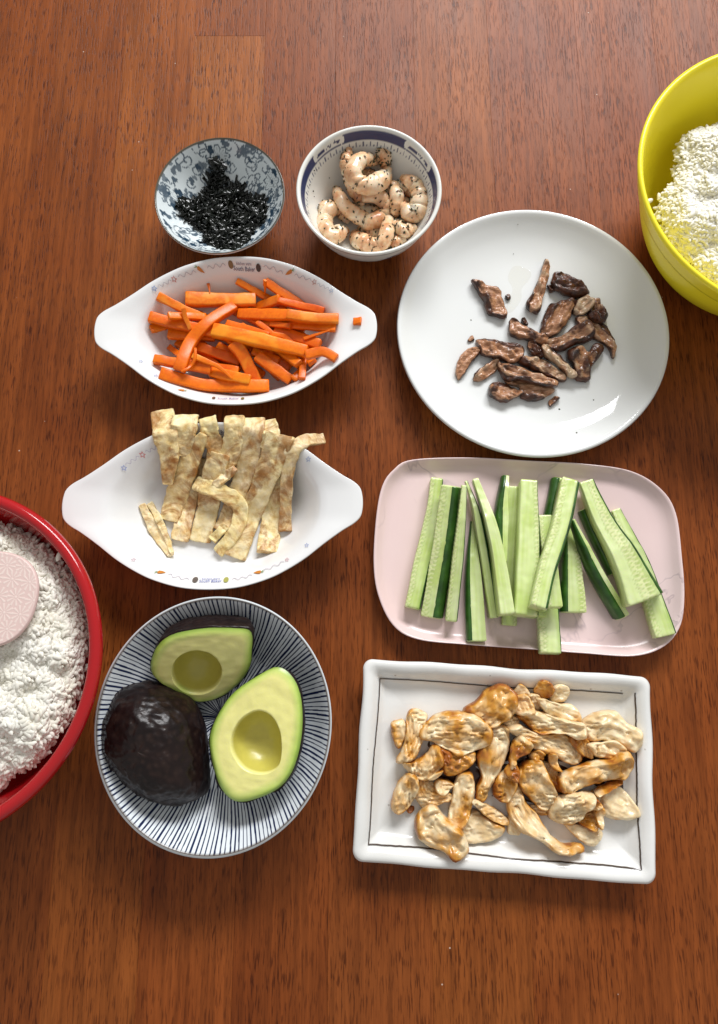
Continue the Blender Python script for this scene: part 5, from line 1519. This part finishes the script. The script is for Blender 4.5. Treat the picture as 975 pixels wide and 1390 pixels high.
avocado([zv(p) for p in ((320, 185), (440, 160), (560, 158), (632, 172), (636, 250), (628, 310), (590, 372), (520, 425), (430, 445), (340, 400), (265, 360), (238, 310), (262, 235))],
        pits(422, 325, 97, 86), at(273, 903, 0.040), (0.04, -0.75, 1), 0.036, "cut avocado half at the back, leaning forward with its dark skin edge behind")
avocado([zv(p) for p in ((735, 302), (800, 350), (830, 450), (826, 590), (790, 715), (720, 790), (590, 832), (520, 790), (482, 690), (468, 580), (500, 490), (560, 405), (650, 340))],
        [zv(p) for p in ((650, 474), (705, 490), (742, 545), (752, 620), (738, 690), (680, 718), (610, 700), (563, 640), (556, 575), (590, 510))], at(348, 997, 0.047), (-0.12, -0.02, 1), 0.034, "cut avocado half facing up at the front right with a large pit hollow")
avocado([zv(p) for p in ((150, 372), (270, 362), (390, 415), (452, 520), (468, 650), (470, 770), (420, 812), (330, 828), (210, 775), (100, 660), (70, 565), (95, 450))],
        None, at(214, 1010, 0.018), (-0.10, -0.06, 1), 0.040, "dark bumpy avocado half lying skin side up at the left", True)

# --- rice in the two large bowls
def rice_heap(name, center, px_poly, zedge, ztop, r_in, label, n_grain, seed, xlim, lobes):
    """mound of grains inside a traced boundary; grains lie on a lumpy bed"""
    r = np.random.default_rng(seed)
    Pw = np.array([at(p[0], p[1], zedge)[:2] for p in px_poly])
    dv = Pw - center[:2]; dr = np.linalg.norm(dv, axis=1)
    Pw = center[:2] + dv * np.minimum(1, r_in / dr)[:, None]
    G = 0.0016
    xs = np.arange(Pw[:, 0].min() - 0.004, Pw[:, 0].max() + 0.004, G); ys = np.arange(Pw[:, 1].min() - 0.004, Pw[:, 1].max() + 0.004, G)
    X, Y = np.meshgrid(xs, ys)
    ed = np.zeros_like(X)
    for j in range(X.shape[0]):
        for i in range(X.shape[1]):
            d = edge_dist(X[j, i], Y[j, i], Pw)
            ed[j, i] = d if in_poly(X[j, i], Y[j, i], Pw) else -d
    flat = np.c_[X.ravel(), Y.ravel(), 0 * X.ravel()]
    lump_ = snoise(flat, 42, seed).reshape(X.shape) * 0.0075 + snoise(flat, 110, seed + 3).reshape(X.shape) * 0.0048
    prof = np.clip(ed / 0.038, 0, 1)
    Z = zedge - 0.004 + (ztop - zedge + 0.004) * np.sqrt(np.clip(1 - (1 - prof) ** 2, 0, 1)) + lump_ * np.clip(ed / 0.008, 0, 1)
    for (lx, ly, lr, lh) in lobes:
        c = at(lx, ly, ztop)[:2]
        Z += lh * np.exp(-((X - c[0]) ** 2 + (Y - c[1]) ** 2) / lr ** 2)
    def zat(x, y):
        fx = np.clip((x - xs[0]) / G, 0, len(xs) - 1.001); fy = np.clip((y - ys[0]) / G, 0, len(ys) - 1.001)
        return Z[fy.astype(int), fx.astype(int)], ed[fy.astype(int), fx.astype(int)]
    # bed
    idx = np.arange(X.size).reshape(X.shape)
    keep = ed > 0.0002
    k4 = keep[:-1, :-1] & keep[1:, :-1] & keep[1:, 1:] & keep[:-1, 1:]
    Q = np.stack([idx[:-1, :-1], idx[:-1, 1:], idx[1:, 1:], idx[1:, :-1]], -1)[k4]
    BV = np.c_[X.ravel(), Y.ravel(), Z.ravel() - 0.0002]
    used = np.unique(Q); mp = -np.ones(X.size, int); mp[used] = np.arange(len(used))
    BV, BQ = BV[used], mp[Q]
    # one grain
    nu, nv = 6, 6
    gp = []
    for i, t in enumerate(np.linspace(-1, 1, nv)):
        rad = math.sqrt(max(0, 1 - t * t)) ** 0.8 if abs(t) < 1 else 0.12
        for a in np.linspace(0, 2 * np.pi, nu, endpoint=False): gp.append((t * 0.0034, rad * 0.00175 * math.cos(a), rad * 0.0014 * math.sin(a)))
    gp = np.array(gp); gf = grid_faces(nu, nv)
    cx, cy = [], []
    tot = 0
    while tot < n_grain:
        a = r.uniform(Pw[:, 0].min(), Pw[:, 0].max(), 4000); b = r.uniform(Pw[:, 1].min(), Pw[:, 1].max(), 4000)
        z, e = zat(a, b)
        ok = (e > -0.0005) & (a > xlim[0]) & (a < xlim[1])
        cx.append(a[ok]); cy.append(b[ok]); tot += ok.sum()
    cx, cy = np.concatenate(cx)[:n_grain], np.concatenate(cy)[:n_grain]
    z, e = zat(cx, cy)
    z = z + r.uniform(-0.0007, 0.0010, n_grain) * np.where(e < 0.003, 2.2, 1)
    yaw = r.uniform(0, np.pi, n_grain); pit = r.normal(0, 0.22, n_grain); sc = r.uniform(0.85, 1.12, n_grain)
    cyw, syw, cp, sp = np.cos(yaw), np.sin(yaw), np.cos(pit), np.sin(pit)
    ax = np.stack([cyw * cp, syw * cp, sp], -1); ay = np.stack([-syw, cyw, 0 * yaw], -1); az = np.cross(ax, ay)
    bend = gp[:, 0] ** 2 * 60
    V = (gp[None, :, 0, None] * ax[:, None] + (gp[:, 1] + bend)[None, :, None] * ay[:, None] + gp[None, :, 2, None] * az[:, None]) * sc[:, None, None]
    V += np.stack([cx, cy, z], -1)[:, None]
    GF = (gf[None] + (np.arange(n_grain) * len(gp))[:, None, None]).reshape(-1, 4)
    V = np.vstack([V.reshape(-1, 3), BV]); GF = np.vstack([GF, BQ + n_grain * len(gp)])
    o0 = np.array([center[0], center[1], 0.04])
    o = link(name, np_mesh(name, V - o0, GF, M['rice']), None, o0)
    tag(o, label, "rice", kind='stuff')
    stamp(BV + np.array([0, 0, 0.0012]), BQ)
    return gp, gf
zr = zoomed(0, 660, 2.957)
red_poly = [zr(p) for p in ((-330, 330), (-150, 210), (0, 160), (60, 175), (100, 205), (180, 255), (230, 305), (290, 390), (330, 480), (352, 570), (352, 690), (325, 800), (300, 900), (260, 980), (205, 1070), (150, 1145), (60, 1150), (10, 1215), (-100, 1240), (-250, 1180), (-420, 1000), (-480, 700))]
gp, gf = rice_heap("cooked_rice", RC, red_poly, 0.060, 0.080, 0.0965, "white cooked rice heaped in the red bowl under a pink paddle", 9000, 5, (-0.345, 0.0), [(60, 1000, 0.022, 0.008), (20, 1040, 0.016, 0.006), (90, 930, 0.018, 0.004)])
zy = zoomed(840, 60, 3.563)
yel_poly = [zy(p) for p in ((900, 330), (700, 330), (480, 390), (430, 420), (340, 435), (300, 470), (268, 570), (275, 640), (245, 700), (200, 740), (188, 850), (235, 960), (300, 1040), (380, 1120), (480, 1200), (620, 1260), (850, 1230), (1050, 1000), (1100, 600))]
rice_heap("cooked_rice", YC, yel_poly, 0.055, 0.075, 0.0935, "white cooked rice filling the yellow bowl", 8500, 9, (0.2, 0.40), [(960, 230, 0.02, 0.004)])

# stray grains
def grain(px, py, z0, lab, yaw):
    p = at(px, py, z0)
    z = float(height(p[0], p[1])) + 0.001
    p = at(px, py, z)
    c, s = math.cos(yaw), math.sin(yaw)
    V = gp * 1.1
    V = np.c_[V[:, 0] * c - V[:, 1] * s, V[:, 0] * s + V[:, 1] * c, V[:, 2]] + p
    put_mesh("rice_grain", V, gf, M['rice'], lab, "rice grain", None)
grain(881, 273, 0.085, "single rice grain stuck inside the rim of the yellow bowl", 0.5)
grain(80, 755, 0.08, "single rice grain stuck on the red bowl's inner wall", 1.3)

# --- pink rice paddle resting on the rice of the red bowl
zpd = zoomed(0, 720, 7.5)
pc = at(-12, 812, 0.0905)
def paddle():
    root = thing("rice_paddle", pc, "pale pink rice paddle with embossed flower pattern resting on rice in the red bowl", "rice paddle")
    n, m = 360, 150
    th = np.linspace(0, 2 * np.pi, n, endpoint=False)
    ex = 2.3
    rr = (np.abs(np.cos(th) / 0.0300) ** ex + np.abs(np.sin(th) / 0.0315) ** ex) ** (-1 / ex)
    e = np.stack([np.cos(th), np.sin(th)], -1)
    V, C = [], []
    def relief(q):
        d = np.zeros(len(q))
        r = random.Random(4)
        best = np.full(len(q), 9.0)
        pick = np.zeros((len(q), 2))
        cs = [(i * 0.0118 + (0.0059 if j % 2 else 0) - 0.048 + r.uniform(-.001, .001), j * 0.0102 - 0.048 + r.uniform(-.001, .001), 0.0064) for i in range(9) for j in range(10)]
        for (cx, cy, R) in cs:
            X, Y = q[:, 0] - cx, q[:, 1] - cy
            rho, ph = np.hypot(X, Y), np.arctan2(Y, X)
            mk = rho < best
            best = np.where(mk, rho, best)
            v = (np.cos(10 * ph) > 0.35) & (rho > 0.0014) & (rho < 0.0060)
            v |= rho < 0.0008
            d = np.where(mk, v, d)
        return d
    for t in np.linspace(0.004, 1, m):
        q = e * (rr * t)[:, None]
        d = relief(q) * (t < 0.97)
        V.append(np.c_[q, 0.0009 + 0.00010 * d - 0.0016 * np.clip((t - 0.955) / 0.045, 0, 1) ** 2])
        C.append(lin((0.70, 0.52, 0.48)) * (1 - d[:, None]) + lin((0.77, 0.63, 0.575)) * d[:, None])
    for t, z in ((1.0, -0.0015), (0.97, -0.0020), (0.5, -0.0022), (0.01, -0.0022)):
        V.append(np.c_[e * (rr * t)[:, None], np.full(n, z)]); C.append(np.tile(lin((0.70, 0.52, 0.48)), (n, 1)))
    link("blade", np_mesh("blade", np.vstack(V), grid_faces(n, m + 4), M['paddle'], np.vstack(C)), root)
    Cc = np.array([(-0.027, 0, 0), (-0.06, 0, 0.003), (-0.085, 0, 0.008), (-0.105, 0, 0.011)])
    Cc = catmull(Cc, 16)
    Vh, Fh = sweep(Cc, np.linspace(0.026, 0.022, 16), np.full(16, 0.003), rsect(0.3, 4), 0, 2)
    link("handle", np_mesh("handle", Vh, Fh, M['paddle'], np.tile(lin((0.70, 0.52, 0.48)), (len(Vh), 1))), root)
    root.rotation_euler = (math.radians(-4), math.radians(2), math.radians(-8))
paddle()
